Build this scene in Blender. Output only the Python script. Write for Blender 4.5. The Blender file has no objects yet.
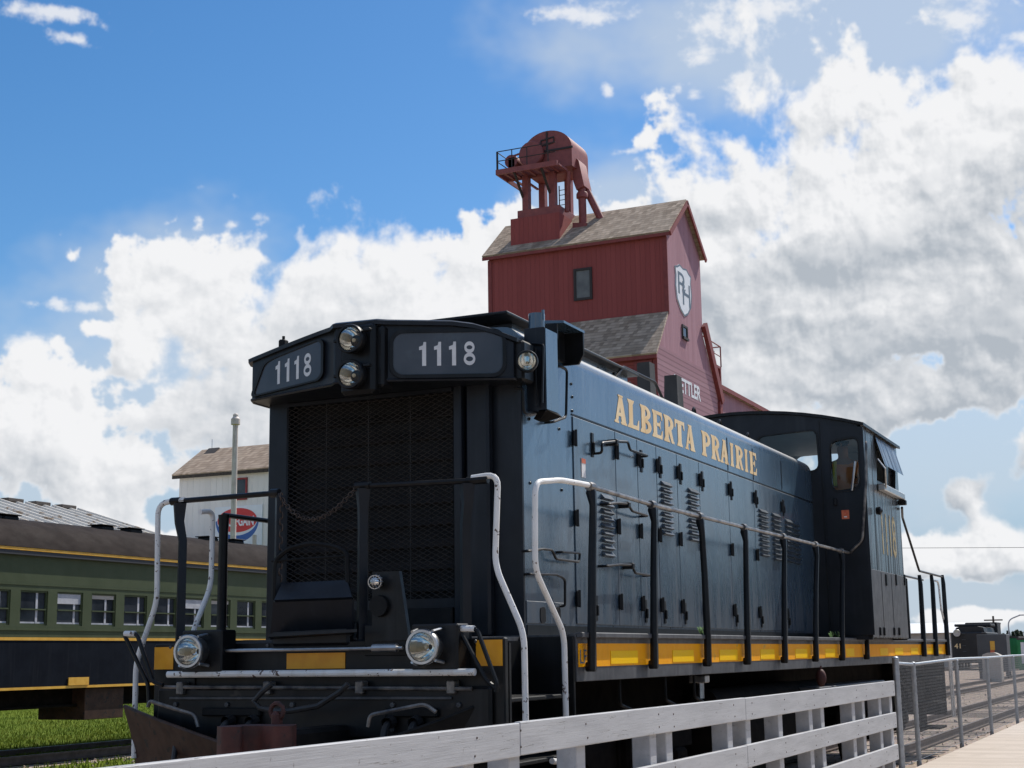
import bpy, bmesh, math, random
from mathutils import Vector, Matrix, geometry
random.seed(7)
PI = math.pi
S = bpy.context.scene
COL = S.collection
FPX = 1450.0

# ------------------------------------------------------------------ camera basis (X along the track, Y to the left, Z up)
AX = Vector((688.0, 261.0, FPX)).normalized()
_x2 = -(FPX*FPX + 261*(261 + .0142*688))/(688 - 261*.0142)
AY = Vector((_x2, 261 + .0142*(688 - _x2), FPX)).normalized()
AZ = AX.cross(AY)
ROT = Matrix((AX, AY, AZ))
EYE = Vector((0, 0, 1.5))
def ray(px, py): return ROT @ Vector((px - 512.0, py - 384.0, FPX))
def uX(px, py, x): d = ray(px, py); return EYE + d*((x - EYE.x)/d.x)
def uY(px, py, y): d = ray(px, py); return EYE + d*((y - EYE.y)/d.y)
def uZ(px, py, z): d = ray(px, py); return EYE + d*((z - EYE.z)/d.z)
V = lambda *a: Vector(a)

# ------------------------------------------------------------------ mesh builder
class MB:
    def __init__(s): s.v = []; s.f = []
    def add(s, vs, fs):
        n = len(s.v); s.v += [Vector(v) for v in vs]; s.f += [tuple(i + n for i in f) for f in fs]; return s
    def box(s, x0, x1, y0, y1, z0, z1, b=0.0):
        if x0 > x1: x0, x1 = x1, x0
        if y0 > y1: y0, y1 = y1, y0
        if z0 > z1: z0, z1 = z1, z0
        return s.obox(V((x0+x1)/2, (y0+y1)/2, (z0+z1)/2), V(1,0,0)*(x1-x0)/2, V(0,1,0)*(y1-y0)/2, V(0,0,1)*(z1-z0)/2, b)
    def obox(s, c, a, b_, d, bev=0.0):
        bm = bmesh.new()
        bmesh.ops.create_cube(bm, size=2.0)
        if bev > 0:
            la, lb, lc = a.length, b_.length, d.length
            bev = min(bev, .45*2*min(la, lb, lc))
            for v in bm.verts: v.co = V(v.co.x*la, v.co.y*lb, v.co.z*lc)
            bmesh.ops.bevel(bm, geom=bm.edges[:], offset=bev, segments=1, affect='EDGES')
            na, nb, nc = a.normalized(), b_.normalized(), d.normalized()
            for v in bm.verts: v.co = c + na*v.co.x + nb*v.co.y + nc*v.co.z
        else:
            for v in bm.verts: v.co = c + a*v.co.x + b_*v.co.y + d*v.co.z
        bm.verts.index_update()
        vs = [v.co.copy() for v in bm.verts]; fs = [[v.index for v in f.verts] for f in bm.faces]
        bm.free(); return s.add(vs, fs)
    def bar(s, p, q, w, h, up=V(0,0,1), bev=0.0):
        p = Vector(p); q = Vector(q); d = q - p; a = d.normalized()
        side = a.cross(up)
        if side.length < 1e-4: side = a.cross(V(1,0,0))
        side.normalize(); u = side.cross(a)
        return s.obox((p+q)/2, d/2, side*w/2, u*h/2, bev)
    def tube(s, pts, r, n=8, closed=False, caps=True):
        pts = [Vector(p) for p in pts]
        rs = r if isinstance(r, (list, tuple)) else [r]*len(pts)
        m = len(pts); vs = []; fs = []
        ref = None
        for i, p in enumerate(pts):
            if closed: t = (pts[(i+1) % m] - pts[i-1])
            else: t = pts[min(i+1, m-1)] - pts[max(i-1, 0)]
            t.normalize()
            if ref is None:
                ref = t.cross(V(0,0,1))
                if ref.length < .01: ref = t.cross(V(1,0,0))
            ref = (ref - t*ref.dot(t))
            if ref.length < 1e-5: ref = t.orthogonal()
            ref.normalize(); o = t.cross(ref)
            for k in range(n):
                a = 2*PI*k/n
                vs.append(p + (ref*math.cos(a) + o*math.sin(a))*rs[i])
        for i in range(m if closed else m-1):
            j = (i+1) % m
            for k in range(n):
                fs.append((i*n+k, i*n+(k+1) % n, j*n+(k+1) % n, j*n+k))
        if caps and not closed:
            fs.append(tuple(range(n-1, -1, -1))); fs.append(tuple((m-1)*n+k for k in range(n)))
        return s.add(vs, fs)
    def cyl(s, p, q, r0, r1=None, n=16):
        r1 = r0 if r1 is None else r1
        return s.tube([p, q], [r0, r1], n)
    def lathe(s, prof, c, axis, n=24):   # prof = [(radius, along)]
        axis = Vector(axis).normalized(); a = axis.orthogonal().normalized(); b = axis.cross(a)
        vs = []; fs = []; m = len(prof)
        for r, h in prof:
            for k in range(n):
                t = 2*PI*k/n
                vs.append(Vector(c) + axis*h + (a*math.cos(t) + b*math.sin(t))*max(r, 1e-4))
        for i in range(m-1):
            for k in range(n):
                fs.append((i*n+k, i*n+(k+1) % n, (i+1)*n+(k+1) % n, (i+1)*n+k))
        return s.add(vs, fs)
    def prism(s, pts, ext):
        pts = [Vector(p) for p in pts]; n = len(pts); ext = Vector(ext)
        vs = pts + [p + ext for p in pts]
        tr = geometry.tessellate_polygon([pts])
        fs = [tuple(t) for t in tr] + [tuple(i + n for i in reversed(t)) for t in tr]
        fs += [(i, (i+1) % n, (i+1) % n + n, i + n) for i in range(n)]
        return s.add(vs, fs)
    def plate(s, outer, holes, ext):
        loops = [[Vector(p) for p in outer]] + [[Vector(p) for p in h] for h in holes]
        flat = [p for l in loops for p in l]; n = len(flat); ext = Vector(ext)
        tr = geometry.tessellate_polygon(loops)
        vs = flat + [p + ext for p in flat]
        fs = [tuple(t) for t in tr] + [tuple(i + n for i in reversed(t)) for t in tr]
        o = 0
        for l in loops:
            m = len(l)
            fs += [(o+i, o+(i+1) % m, o+(i+1) % m + n, o+i+n) for i in range(m)]
            o += m
        return s.add(vs, fs)
    def quad(s, a, b, c, d): return s.add([a, b, c, d], [(0, 1, 2, 3)])
    def sphere(s, c, r, n=12, sc=(1,1,1)):
        c = Vector(c)
        prof = [(math.sin(PI*i/n)*r, -math.cos(PI*i/n)*r) for i in range(n+1)]
        k = len(s.v); s.lathe(prof, c, (0,0,1), n*2)
        for i in range(k, len(s.v)):
            d = s.v[i] - c; s.v[i] = c + V(d.x*sc[0], d.y*sc[1], d.z*sc[2])
        return s
    def build(s, name, mat, parent=None, ang=35, smooth=True):
        me = bpy.data.meshes.new(name)
        o = bpy.data.objects.new(name, me); COL.objects.link(o)
        off = V(0,0,0)
        if parent is not None:
            o.parent = parent; r = parent
            while r.parent is not None: r = r.parent
            off = r.location
        me.from_pydata([v - off for v in s.v], [], s.f)
        bm = bmesh.new(); bm.from_mesh(me)
        bmesh.ops.recalc_face_normals(bm, faces=bm.faces[:])
        bm.to_mesh(me); bm.free()
        if smooth:
            me.polygons.foreach_set('use_smooth', [True]*len(me.polygons))
            me.set_sharp_from_angle(angle=math.radians(ang))
        me.materials.append(mat)
        return o

def rrect(c, u, v, w, h, r, n=5):
    """rounded rectangle, centre c, axes u v, size w h, corner radius r"""
    out = []
    for k, (sx, sy) in enumerate(((1,1), (-1,1), (-1,-1), (1,-1))):
        for i in range(n+1):
            a = PI/2*k + PI/2*i/n
            out.append(Vector(c) + Vector(u)*(sx*(w/2-r) + r*math.cos(a)) + Vector(v)*(sy*(h/2-r) + r*math.sin(a)))
    return out

def rpoly(pts, r, n=4):
    """round the corners of a 3D polygon / polyline ring"""
    out = []; m = len(pts)
    for i in range(m):
        p = Vector(pts[i]); a = Vector(pts[i-1]) - p; b = Vector(pts[(i+1) % m]) - p
        k = min(r, a.length*.45, b.length*.45)
        A = p + a.normalized()*k; B = p + b.normalized()*k
        for j in range(n+1):
            t = j/n
            out.append(A*(1-t)**2 + p*2*t*(1-t) + B*t*t)
    return out

def rline(pts, r, n=5):
    """polyline with rounded inner corners"""
    out = [Vector(pts[0])]
    for i in range(1, len(pts)-1):
        p = Vector(pts[i]); a = Vector(pts[i-1]) - p; b = Vector(pts[i+1]) - p
        k = min(r, a.length*.45, b.length*.45)
        A = p + a.normalized()*k; B = p + b.normalized()*k
        for j in range(n+1):
            t = j/n; out.append(A*(1-t)**2 + p*2*t*(1-t) + B*t*t)
    out.append(Vector(pts[-1])); return out

def text_geo(txt, depth=.004, bold=0.0, res=6):
    cu = bpy.data.curves.new('t', 'FONT'); cu.body = txt; cu.extrude = 0; cu.offset = bold; cu.resolution_u = res
    o = bpy.data.objects.new('t', cu); COL.objects.link(o)
    dg = bpy.context.evaluated_depsgraph_get(); dg.update()
    me = bpy.data.meshes.new_from_object(o.evaluated_get(dg))
    vs = [v.co.copy() for v in me.vertices]; fs = [tuple(p.vertices) for p in me.polygons]
    bpy.data.objects.remove(o); bpy.data.curves.remove(cu); bpy.data.meshes.remove(me)
    x0 = min(v.x for v in vs); x1 = max(v.x for v in vs); y0 = min(v.y for v in vs); y1 = max(v.y for v in vs)
    return [((v.x-x0)/(x1-x0), (v.y-y0)/(y1-y0)) for v in vs], fs

def put_text(mb, txt, bl, br, tl, off, bold=0.0):
    """flat lettering mapped on the parallelogram bl, br, tl, lifted by off"""
    uv, fs = text_geo(txt, bold=bold)
    bl = Vector(bl); br = Vector(br); tl = Vector(tl); off = Vector(off)
    return mb.add([bl + (br-bl)*u + (tl-bl)*v + off for u, v in uv], fs)

def tag(o, label, cat, group=None, kind=None):
    if label: o['label'] = label
    if cat: o['category'] = cat
    if group: o['group'] = group
    if kind: o['kind'] = kind
    return o
def thing(name, loc, label, cat, group=None):
    o = bpy.data.objects.new(name, None); COL.objects.link(o); o.location = loc; o.empty_display_size = .2
    return tag(o, label, cat, group)
def struct(o): o['kind'] = 'structure'; return o
def copy_thing(root, loc, label=None):
    r = root.copy(); COL.objects.link(r); r.location = loc
    if label: r['label'] = label
    def rec(src, dst):
        for ch in list(src.children):
            c = ch.copy(); COL.objects.link(c); c.parent = dst; rec(ch, c)
    rec(root, r)
    return r

# ------------------------------------------------------------------ materials
class NT:
    def __init__(s, name):
        s.m = bpy.data.materials.new(name); s.m.use_nodes = True
        s.t = s.m.node_tree; s.b = s.t.nodes['Principled BSDF']; s.out = s.t.nodes['Material Output']
    def n(s, ty, **k):
        nd = s.t.nodes.new(ty)
        for a, b in k.items(): setattr(nd, a, b)
        return nd
    def l(s, a, b): s.t.links.new(a, b)
    def put(s, sock, v):
        if hasattr(v, 'is_output'): s.l(v, sock)
        else: sock.default_value = v
    def math(s, op, a, b=0.0, c=0.0, clamp=False):
        nd = s.n('ShaderNodeMath', operation=op, use_clamp=clamp)
        s.put(nd.inputs[0], a); s.put(nd.inputs[1], b)
        if op in ('MULTIPLY_ADD', 'SMOOTH_MIN', 'SMOOTH_MAX'): s.put(nd.inputs[2], c)
        return nd.outputs[0]
    def mix(s, f, a, b):
        nd = s.n('ShaderNodeMix', data_type='RGBA')
        s.put(nd.inputs[0], f)
        for sk, v in ((nd.inputs[6], a), (nd.inputs[7], b)):
            if hasattr(v, 'is_output'): s.l(v, sk)
            else: sk.default_value = (v[0], v[1], v[2], 1)
        return nd.outputs[2]
    def sstep(s, x, a, b):
        nd = s.n('ShaderNodeMapRange', interpolation_type='SMOOTHSTEP')
        s.put(nd.inputs[0], x); s.put(nd.inputs[1], a); s.put(nd.inputs[2], b)
        return nd.outputs[0]
    def coord(s, scale=(1,1,1), kind='Object'):
        tc = s.n('ShaderNodeTexCoord'); mp = s.n('ShaderNodeMapping')
        s.l(tc.outputs[kind], mp.inputs[0]); mp.inputs[3].default_value = scale
        return mp.outputs[0]
    def noise(s, vec, scale=1.0, det=5, rough=.55, dist=0.0):
        nd = s.n('ShaderNodeTexNoise'); s.l(vec, nd.inputs['Vector'])
        nd.inputs['Scale'].default_value = scale; nd.inputs['Detail'].default_value = det
        nd.inputs['Roughness'].default_value = rough; nd.inputs['Distortion'].default_value = dist
        return nd.outputs[0]
    def xyz(s, vec):
        nd = s.n('ShaderNodeSeparateXYZ'); s.l(vec, nd.inputs[0]); return nd.outputs
    def bump(s, h, strength=.3, dist=.01):
        nd = s.n('ShaderNodeBump'); s.l(h, nd.inputs['Height'])
        nd.inputs['Strength'].default_value = strength; nd.inputs['Distance'].default_value = dist
        s.l(nd.outputs[0], s.b.inputs['Normal'])
    def set(s, **k):
        for a, v in k.items(): s.put(s.b.inputs[a.replace('_', ' ')], v if not (isinstance(v, tuple) and len(v) == 3) else (*v, 1))

def gen(name, c1, c2, scale=6, rough=.5, rvar=.15, metal=0.0, stretch=(1,1,1), bump=0.0, bdist=.004, spec=.5, coat=0.0,
        spots=None, spot_scale=14, spot_at=.62, spot_w=.03, streak=None, streak_at=(.5,.75)):
    t = NT(name)
    co = t.coord(stretch)
    nz = t.noise(co, scale, 6)
    col = t.mix(t.sstep(nz, .3, .7), c1, c2)
    if streak:
        st = t.noise(t.coord((5, 5, .35)), 2.2, 5, .6)
        f = t.sstep(st, *streak_at)
        col = t.mix(t.math('MULTIPLY', f, .75), col, streak)
    if spots:
        sp = t.noise(t.coord(), spot_scale, 6, .6)
        f = t.sstep(sp, spot_at, spot_at + spot_w)
        col = t.mix(f, col, spots)
    t.set(Base_Color=col, Metallic=metal)
    n2 = t.noise(t.coord(), scale*2.3, 4)
    t.set(Roughness=t.math('MULTIPLY_ADD', n2, rvar*2, rough - rvar, clamp=True))
    t.b.inputs['Specular IOR Level'].default_value = spec
    if coat:
        t.b.inputs['Coat Weight'].default_value = coat; t.b.inputs['Coat Roughness'].default_value = .08
    if bump: t.bump(nz, bump, bdist)
    return t.m

def boards(name, c1, c2, axis, pitch, line=.09, rough=.8, streak=(0.5,.5,.5), samt=.3, bump=.6, wave=False):
    """painted boards: seams across `axis` every `pitch` metres"""
    t = NT(name)
    tc = t.coord()
    p = t.xyz(tc)[axis]
    fr = t.math('FRACT', t.math('DIVIDE', p, pitch))
    cell = t.math('FLOOR', t.math('DIVIDE', p, pitch))
    wn = t.n('ShaderNodeTexWhiteNoise', noise_dimensions='1D'); t.l(cell, wn.inputs['W'])
    st = (.6, .6, .12) if axis != 2 else (.15, .15, 2.5)
    nz = t.noise(t.coord(st), 3.0, 6, .65)
    f = t.math('ADD', t.math('MULTIPLY', wn.outputs['Value'], .55), t.math('MULTIPLY', nz, .6))
    col = t.mix(t.math('SUBTRACT', f, .1, clamp=True), c1, c2)
    worn = t.sstep(t.noise(t.coord(tuple(x*6 for x in st)), 2.4, 7, .7), .52, .78)
    col = t.mix(t.math('MULTIPLY', worn, samt), col, streak)
    if wave:
        h = fr
        col = t.mix(t.math('MULTIPLY', t.sstep(fr, .62, .95), .55), col, tuple(k*.42 for k in c1))
    else:
        a = t.sstep(fr, 0.0, line); b = t.sstep(fr, 1.0, 1.0 - line); h = t.math('MULTIPLY', a, b)
    t.set(Base_Color=col, Roughness=rough)
    t.b.inputs['Specular IOR Level'].default_value = .25
    t.bump(h, bump, pitch*.12)
    return t.m

def shingles(name, c1, c2, c3, pitch=.16, w=.14):
    t = NT(name); tc = t.coord(); x, y, z = t.xyz(tc)
    row = t.math('DIVIDE', z, pitch)
    rf = t.math('FRACT', row); rc = t.math('FLOOR', row)
    u = t.math('ADD', t.math('DIVIDE', t.math('ADD', y, t.math('MULTIPLY', x, .37)), w), t.math('MULTIPLY', rc, .437))
    uc = t.math('FLOOR', u); uf = t.math('FRACT', u)
    cb = t.n('ShaderNodeCombineXYZ'); t.l(rc, cb.inputs[0]); t.l(uc, cb.inputs[1])
    wn = t.n('ShaderNodeTexWhiteNoise', noise_dimensions='3D'); t.l(cb.outputs[0], wn.inputs['Vector'])
    col = t.mix(wn.outputs['Value'], c1, c2)
    nz = t.noise(tc, .5, 6, .7)
    col = t.mix(t.math('MULTIPLY', t.sstep(nz, .42, .7), .5), col, c3)
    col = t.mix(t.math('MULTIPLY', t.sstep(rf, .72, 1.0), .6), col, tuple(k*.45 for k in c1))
    t.set(Base_Color=col, Roughness=.9); t.b.inputs['Specular IOR Level'].default_value = .2
    h = t.math('MULTIPLY', t.math('SUBTRACT', 1.0, rf), t.sstep(uf, 0, .12))
    t.bump(t.math('ADD', h, wn.outputs['Value']), .8, .03)
    return t.m

def simple(name, col, rough=.5, metal=0.0, spec=.5, emit=None):
    t = NT(name); t.set(Base_Color=col, Roughness=rough, Metallic=metal); t.b.inputs['Specular IOR Level'].default_value = spec
    return t.m

def glassy(name, tint=(.8,.85,.88), alpha=.75, rough=.03):
    t = NT(name)
    tr = t.n('ShaderNodeBsdfTransparent'); tr.inputs[0].default_value = (*tint, 1)
    gl = t.n('ShaderNodeBsdfGlossy'); gl.inputs['Roughness'].default_value = rough
    fr = t.n('ShaderNodeFresnel'); fr.inputs[0].default_value = 1.5
    mx = t.n('ShaderNodeMixShader')
    t.l(t.math('MULTIPLY', fr.outputs[0], .7), mx.inputs[0]); t.l(tr.outputs[0], mx.inputs[1]); t.l(gl.outputs[0], mx.inputs[2])
    t.l(mx.outputs[0], t.out.inputs[0]); return t.m

def hood_paint():
    """sun-bleached navy-black gloss, dusty in runs towards the deck"""
    t = NT('weathered_locomotive_paint')
    z = t.xyz(t.coord())[2]
    big = t.noise(t.coord((.5, .5, .5)), 1.3, 5, .6)
    col = t.mix(t.sstep(big, .3, .7), (.030, .058, .092), (.043, .078, .116))
    run = t.noise(t.coord((7, 7, .4)), 1.6, 6, .65)
    low = t.math('ADD', t.math('MULTIPLY', run, 1.5), t.math('MULTIPLY', z, -.55))   # dust settles low
    dust = t.sstep(low, -.62, -.05)
    col = t.mix(t.math('MULTIPLY', dust, .62), col, (.085, .085, .09))
    soot = t.sstep(t.noise(t.coord((4, 4, .25)), 1.9, 6, .7, .3), .56, .72)
    col = t.mix(t.math('MULTIPLY', soot, .55), col, (.012, .013, .015))
    chip = t.sstep(t.noise(t.coord((2, 2, 1.5)), 14, 5, .65), .66, .69)
    col = t.mix(t.math('MULTIPLY', chip, .7), col, (.05, .035, .028))
    fine = t.noise(t.coord((14, 14, 1.2)), 2.0, 6, .7)
    col = t.mix(t.math('MULTIPLY', t.sstep(fine, .52, .75), .35), col, (.11, .13, .15))
    geo = t.n('ShaderNodeNewGeometry'); up = t.sstep(t.xyz(geo.outputs['Normal'])[2], .30, .85)   # dusty-white top highlight put into the colour of upward faces
    dusty_highlight = t.math('MULTIPLY', up, t.math('MULTIPLY_ADD', t.noise(t.coord((1.5, 1.5, 1.5)), 2.0, 6, .7), .7, .45), clamp=True)
    col = t.mix(dusty_highlight, col, (.42, .41, .39))
    t.set(Base_Color=col)
    t.set(Roughness=t.math('ADD', t.math('ADD', t.math('MULTIPLY_ADD', dust, .22, .2), t.math('MULTIPLY', up, .4)), t.math('MULTIPLY', run, .12)))
    t.b.inputs['Specular IOR Level'].default_value = .85
    t.b.inputs['Coat Weight'].default_value = .55; t.b.inputs['Coat Roughness'].default_value = .16
    wob = t.noise(t.coord((1.2, 1, .25)), 1.6, 3, .5)
    t.bump(t.math('ADD', wob, t.math('MULTIPLY', t.noise(t.coord((3, 3, 2)), 2.0, 3), .25)), .45, .035)
    return t.m

def cab_paint():
    t = NT('dented_cab_sheet_paint')
    big = t.noise(t.coord((.5, .5, .5)), 1.3, 5, .6)
    col = t.mix(t.sstep(big, .3, .7), (.02, .022, .026), (.045, .045, .05))
    run = t.noise(t.coord((9, 9, .5)), 1.6, 6, .65)
    col = t.mix(t.math('MULTIPLY', t.sstep(run, .45, .75), .5), col, (.14, .145, .15))
    t.set(Base_Color=col, Roughness=t.math('MULTIPLY_ADD', run, .3, .12))
    t.b.inputs['Specular IOR Level'].default_value = .6
    t.b.inputs['Coat Weight'].default_value = .2; t.b.inputs['Coat Roughness'].default_value = .12
    wob = t.noise(t.coord((2.2, 1, .12)), 1.6, 2, .5)
    t.bump(wob, 1.0, .2)
    return t.m

M = {}
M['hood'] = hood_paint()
M['cabside'] = cab_paint()
M['louver'] = gen('louver_paint', (.02,.032,.045), (.045,.06,.075), 6, .35, .1, spec=.6)
M['black'] = gen('black_gloss_paint', (.004,.0045,.005), (.008,.0085,.010), 5, .40, .12, spec=.28, streak=(.018,.0185,.02), streak_at=(.5,.8), spots=(.035,.03,.026), spot_scale=6, spot_at=.64, spot_w=.1)
M['front'] = gen('front_black_paint', (.0055,.0075,.011), (.0095,.012,.018), 4, .38, .1, spec=.32, streak=(.020,.024,.030), streak_at=(.5,.8))
M['mattblack'] = gen('dull_black_iron', (.005,.005,.0055), (.012,.0115,.011), 7, .65, .12, spec=.25, bump=.2)
M['under'] = gen('grimy_running_gear', (.004,.0035,.0032), (.012,.0095,.008), 6, .85, .1, spec=.08, bump=.3)
M['grille'] = gen('dark_screen_wire', (.02,.018,.017), (.036,.031,.028), 9, .6, .1)
M['shutter'] = gen('radiator_shutters', (.006,.006,.006), (.02,.014,.012), 3, .7, .1)
M['sill'] = gen('weathered_sill_black', (.035,.036,.04), (.075,.075,.08), 7, .5, .1, spec=.5, streak=(.11,.11,.115), streak_at=(.5,.75))
M['yellow'] = gen('worn_yellow_stripe', (.95,.37,.0), (1.0,.42,.002), 9, .55, .1, spec=.15, spots=(.62,.34,.06), spot_at=.62, spot_w=.08, spot_scale=9, streak=(.82,.36,.02), streak_at=(.55,.8))
M['reflector'] = gen('yellow_reflective_sheet', (1.0,.56,.0), (1.0,.58,.0), 20, .45, .05, spec=.1)
M['orangefront'] = gen('front_amber_sheet', (.80,.33,.005), (.88,.40,.01), 8, .4, .08)
M['white'] = gen('chipped_white_paint', (.72,.70,.67), (.80,.79,.77), 6, .45, .1, spots=(.10,.06,.045), spot_scale=24, spot_at=.61, spot_w=.03, streak=(.60,.55,.49))
M['alu'] = gen('aluminium_casting', (.42,.42,.42), (.55,.55,.54), 12, .38, .08, metal=1.0, spots=(.2,.19,.18), spot_at=.62, spot_w=.1)
M['chrome'] = gen('lamp_reflector', (.85,.84,.80), (.92,.9,.86), 12, .1, .04, metal=1.0)
M['bulb'] = simple('amber_bulb', (.8,.6,.36), .2)
M['lens'] = glassy('lamp_lens')
M['pane'] = glassy('cab_window_glass', (.86,.9,.92))
M['numglass'] = gen('number_board_glass', (.05,.052,.058), (.07,.072,.08), 2.5, .14, .05, spec=.4, spots=(.09,.1,.11), spot_scale=3, spot_at=.55, spot_w=.2)
M['numtext'] = gen('number_board_digits', (.62,.62,.63), (.7,.7,.7), 12, .4, .05)
M['gold'] = gen('faded_gold_lettering', (.80,.55,.26), (.88,.68,.40), 4, .5, .1, streak=(.62,.56,.46), streak_at=(.55,.85))
M['oldgold'] = gen('worn_yellow_cab_digits', (.34,.25,.10), (.45,.35,.17), 9, .5, .1, spots=(.12,.12,.12), spot_at=.55, spot_scale=18, spot_w=.08)
M['railpipe'] = gen('rubbed_handrail_pipe', (.055,.055,.06), (.26,.24,.22), 9, .35, .1, metal=.4)
M['rustplate'] = gen('brown_plow_steel', (.035,.018,.013), (.065,.034,.024), 5, .6, .12, spec=.2, spots=(.02,.018,.017), spot_at=.6, streak=(.03,.02,.016))
M['redrust'] = gen('red_oxide_casting', (.10,.028,.02), (.055,.02,.015), 8, .7, .1, bump=.3, spots=(.03,.02,.017), spot_at=.58, spot_w=.08)
M['rubber'] = gen('rubber_hose', (.012,.012,.013), (.03,.03,.032), 9, .55, .1)
M['sticker'] = simple('white_decal', (.75,.72,.7), .5)
M['redsticker'] = gen('orange_red_decal', (.55,.10,.04), (.65,.18,.08), 30, .5)
M['orange'] = gen('hi_vis_orange_cloth', (1.0,.30,.07), (1.0,.36,.10), 10, .8)
M['lime'] = simple('hi_vis_yellow_tape', (.75,.75,.05), .6)
M['skin'] = simple('skin', (.42,.24,.17), .55)
M['denim'] = gen('dark_overalls', (.02,.025,.04), (.035,.04,.06), 10, .85)
M['cap'] = simple('dark_cap_cloth', (.02,.02,.025), .85)
M['interior'] = gen('cab_interior_grey', (.03,.033,.036), (.05,.053,.055), 6, .7, .1)
M['lining'] = gen('cab_bounce_paint', (.34,.35,.35), (.42,.43,.42), 3, .6)  # pale paint, added to bounce window light onto the engineer
M['green'] = gen('coach_green_paint', (.062,.078,.040), (.075,.092,.050), 3, .5, .1, spec=.15, streak=(.055,.07,.03), streak_at=(.5,.8))
M['navy'] = gen('coach_navy_paint', (.0055,.0075,.013), (.009,.012,.019), 3, .6, .1, spec=.05, streak=(.015,.017,.023))
M['cyellow'] = gen('coach_yellow_line', (.66,.34,.03), (.74,.42,.06), 8, .5)
M['croof'] = gen('coach_roof_brown', (.020,.0145,.013), (.034,.026,.023), 2.5, .8, .1, spec=.08, spots=(.08,.065,.06), spot_scale=5, spot_at=.66, spot_w=.12, stretch=(1,1,2.5), bump=.15)
M['cglass'] = gen('coach_dark_glass', (.016,.019,.025), (.05,.056,.068), 1.6, .07, .03, spec=.4)
M['cgrey'] = gen('coach_blind_grey', (.35,.36,.4), (.5,.5,.53), 5, .7)
M['eave'] = simple('coach_eave_dark', (.03,.03,.035), .6)
M['redboard'] = boards('elevator_red_boards', (.25,.058,.055), (.30,.073,.069), 1, .30, streak=(.17,.06,.058), samt=.35)
M['redlap'] = boards('elevator_red_lap', (.25,.058,.055), (.30,.073,.069), 2, .20, streak=(.3,.1,.1), samt=.25, wave=True, bump=1.0)
M['pinkboard'] = boards('elevator_faded_sunlit_boards', (.32,.165,.195), (.42,.235,.27), 0, .30, streak=(.42,.29,.32), samt=.45)  # faded red, with sky tint and grazing sun put into the colour
M['pinklap'] = boards('elevator_faded_sunlit_lap', (.40,.215,.245), (.52,.31,.345), 2, .30, streak=(.55,.42,.44), samt=.4, wave=True, bump=1.0)  # same faded red for the lap siding, sunlit tint included
M['redtrim'] = gen('elevator_red_trim', (.18,.032,.03), (.23,.045,.042), 4, .7, .1)
M['redsteel'] = gen('elevator_red_steel', (.20,.048,.045), (.26,.066,.06), 4, .6, .1, streak=(.2,.06,.055))
M['shingle'] = shingles('cedar_shingles', (.25,.19,.14), (.52,.41,.315), (.38,.305,.24), .20, .26)
M['shingle2'] = shingles('tan_shingles', (.30,.22,.16), (.50,.385,.29), (.38,.3,.24), .18, .22)
M['whiteboard'] = boards('white_board_wall', (.72,.68,.635), (.80,.76,.71), 1, .42, line=.10, streak=(.6,.57,.53), samt=.3, bump=.45)
M['signwhite'] = gen('sign_white', (.72,.74,.76), (.78,.8,.82), 2, .6)
M['signred'] = gen('sign_red', (.55,.02,.02), (.62,.03,.03), 2, .5)
M['signblue'] = gen('sign_blue', (.02,.10,.34), (.03,.12,.38), 2, .5)
M['shieldtext'] = simple('shield_slate_blue', (.10,.15,.20), .7)
M['darkwin'] = gen('dark_dusty_window', (.02,.022,.025), (.05,.052,.056), 1.5, .15, .08)
M['boardwin'] = gen('boarded_grey_window', (.10,.105,.11), (.15,.155,.16), 2.0, .6)
M['darkframe'] = simple('dark_frame', (.03,.022,.022), .7)
M['winred'] = simple('window_red_frame', (.25,.03,.03), .7)
M['pipewhite'] = gen('weathered_white_pipe', (.55,.46,.40), (.66,.58,.52), 5, .6, .1, streak=(.35,.3,.26))
M['galv'] = gen('galvanised_steel', (.30,.32,.35), (.42,.44,.47), 9, .45, .08, metal=.7)
M['galvmesh'] = gen('galvanised_wire', (.17,.185,.205), (.24,.255,.28), 9, .6, .08, metal=.0)
M['tin'] = gen('roof_sheet_metal', (.60,.57,.52), (.72,.68,.61), 1.2, .6, .1, metal=.0, spec=.2, stretch=(3,.3,.3), spots=(.33,.24,.16), spot_scale=1.2, spot_at=.55, spot_w=.1)
M['tindark'] = simple('dark_roof_cap', (.07,.06,.055), .8)  # plain dark sheet for ridge caps, roof hatch and container roofs
M['farwhite'] = gen('far_white_roof', (.7,.7,.7), (.78,.78,.78), .5, .6)
M['fartan'] = gen('far_tan_wall', (.38,.34,.3), (.45,.41,.37), .5, .8)
M['farblack'] = gen('far_black_iron', (.010,.010,.011), (.02,.02,.021), .8, .55)
M['farsteel'] = gen('far_grey_box', (.055,.06,.065), (.08,.085,.09), .8, .6)
M['fargreen'] = gen('green_container_paint', (.02,.22,.07), (.03,.28,.10), .8, .6)
M['stack'] = gen('sooty_stack', (.012,.012,.013), (.05,.046,.042), 3, .7, .1, stretch=(1,1,.5))
M['polewood'] = gen('dark_pole_wood', (.06,.045,.035), (.1,.08,.06), 4, .85)
M['leaf'] = gen('conifer_needles', (.018,.035,.016), (.035,.06,.025), 3, .8)
M['bark'] = gen('bark', (.05,.04,.03), (.09,.07,.05), 8, .9)
M['weed'] = gen('weed_leaves', (.07,.16,.02), (.12,.24,.04), 20, .6)
M['grass'] = gen('grass_blades', (.075,.13,.008), (.20,.22,.025), .55, .7, spec=.1, spots=(.26,.22,.08), spot_scale=1.4, spot_at=.62, spot_w=.1)
M['turf'] = gen('turf_ground', (.085,.13,.008), (.13,.17,.014), 2.0, .9, spec=.1)
M['steelrail'] = gen('rail_steel', (.07,.05,.04), (.12,.09,.075), 5, .5, .1, metal=.6)
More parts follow.
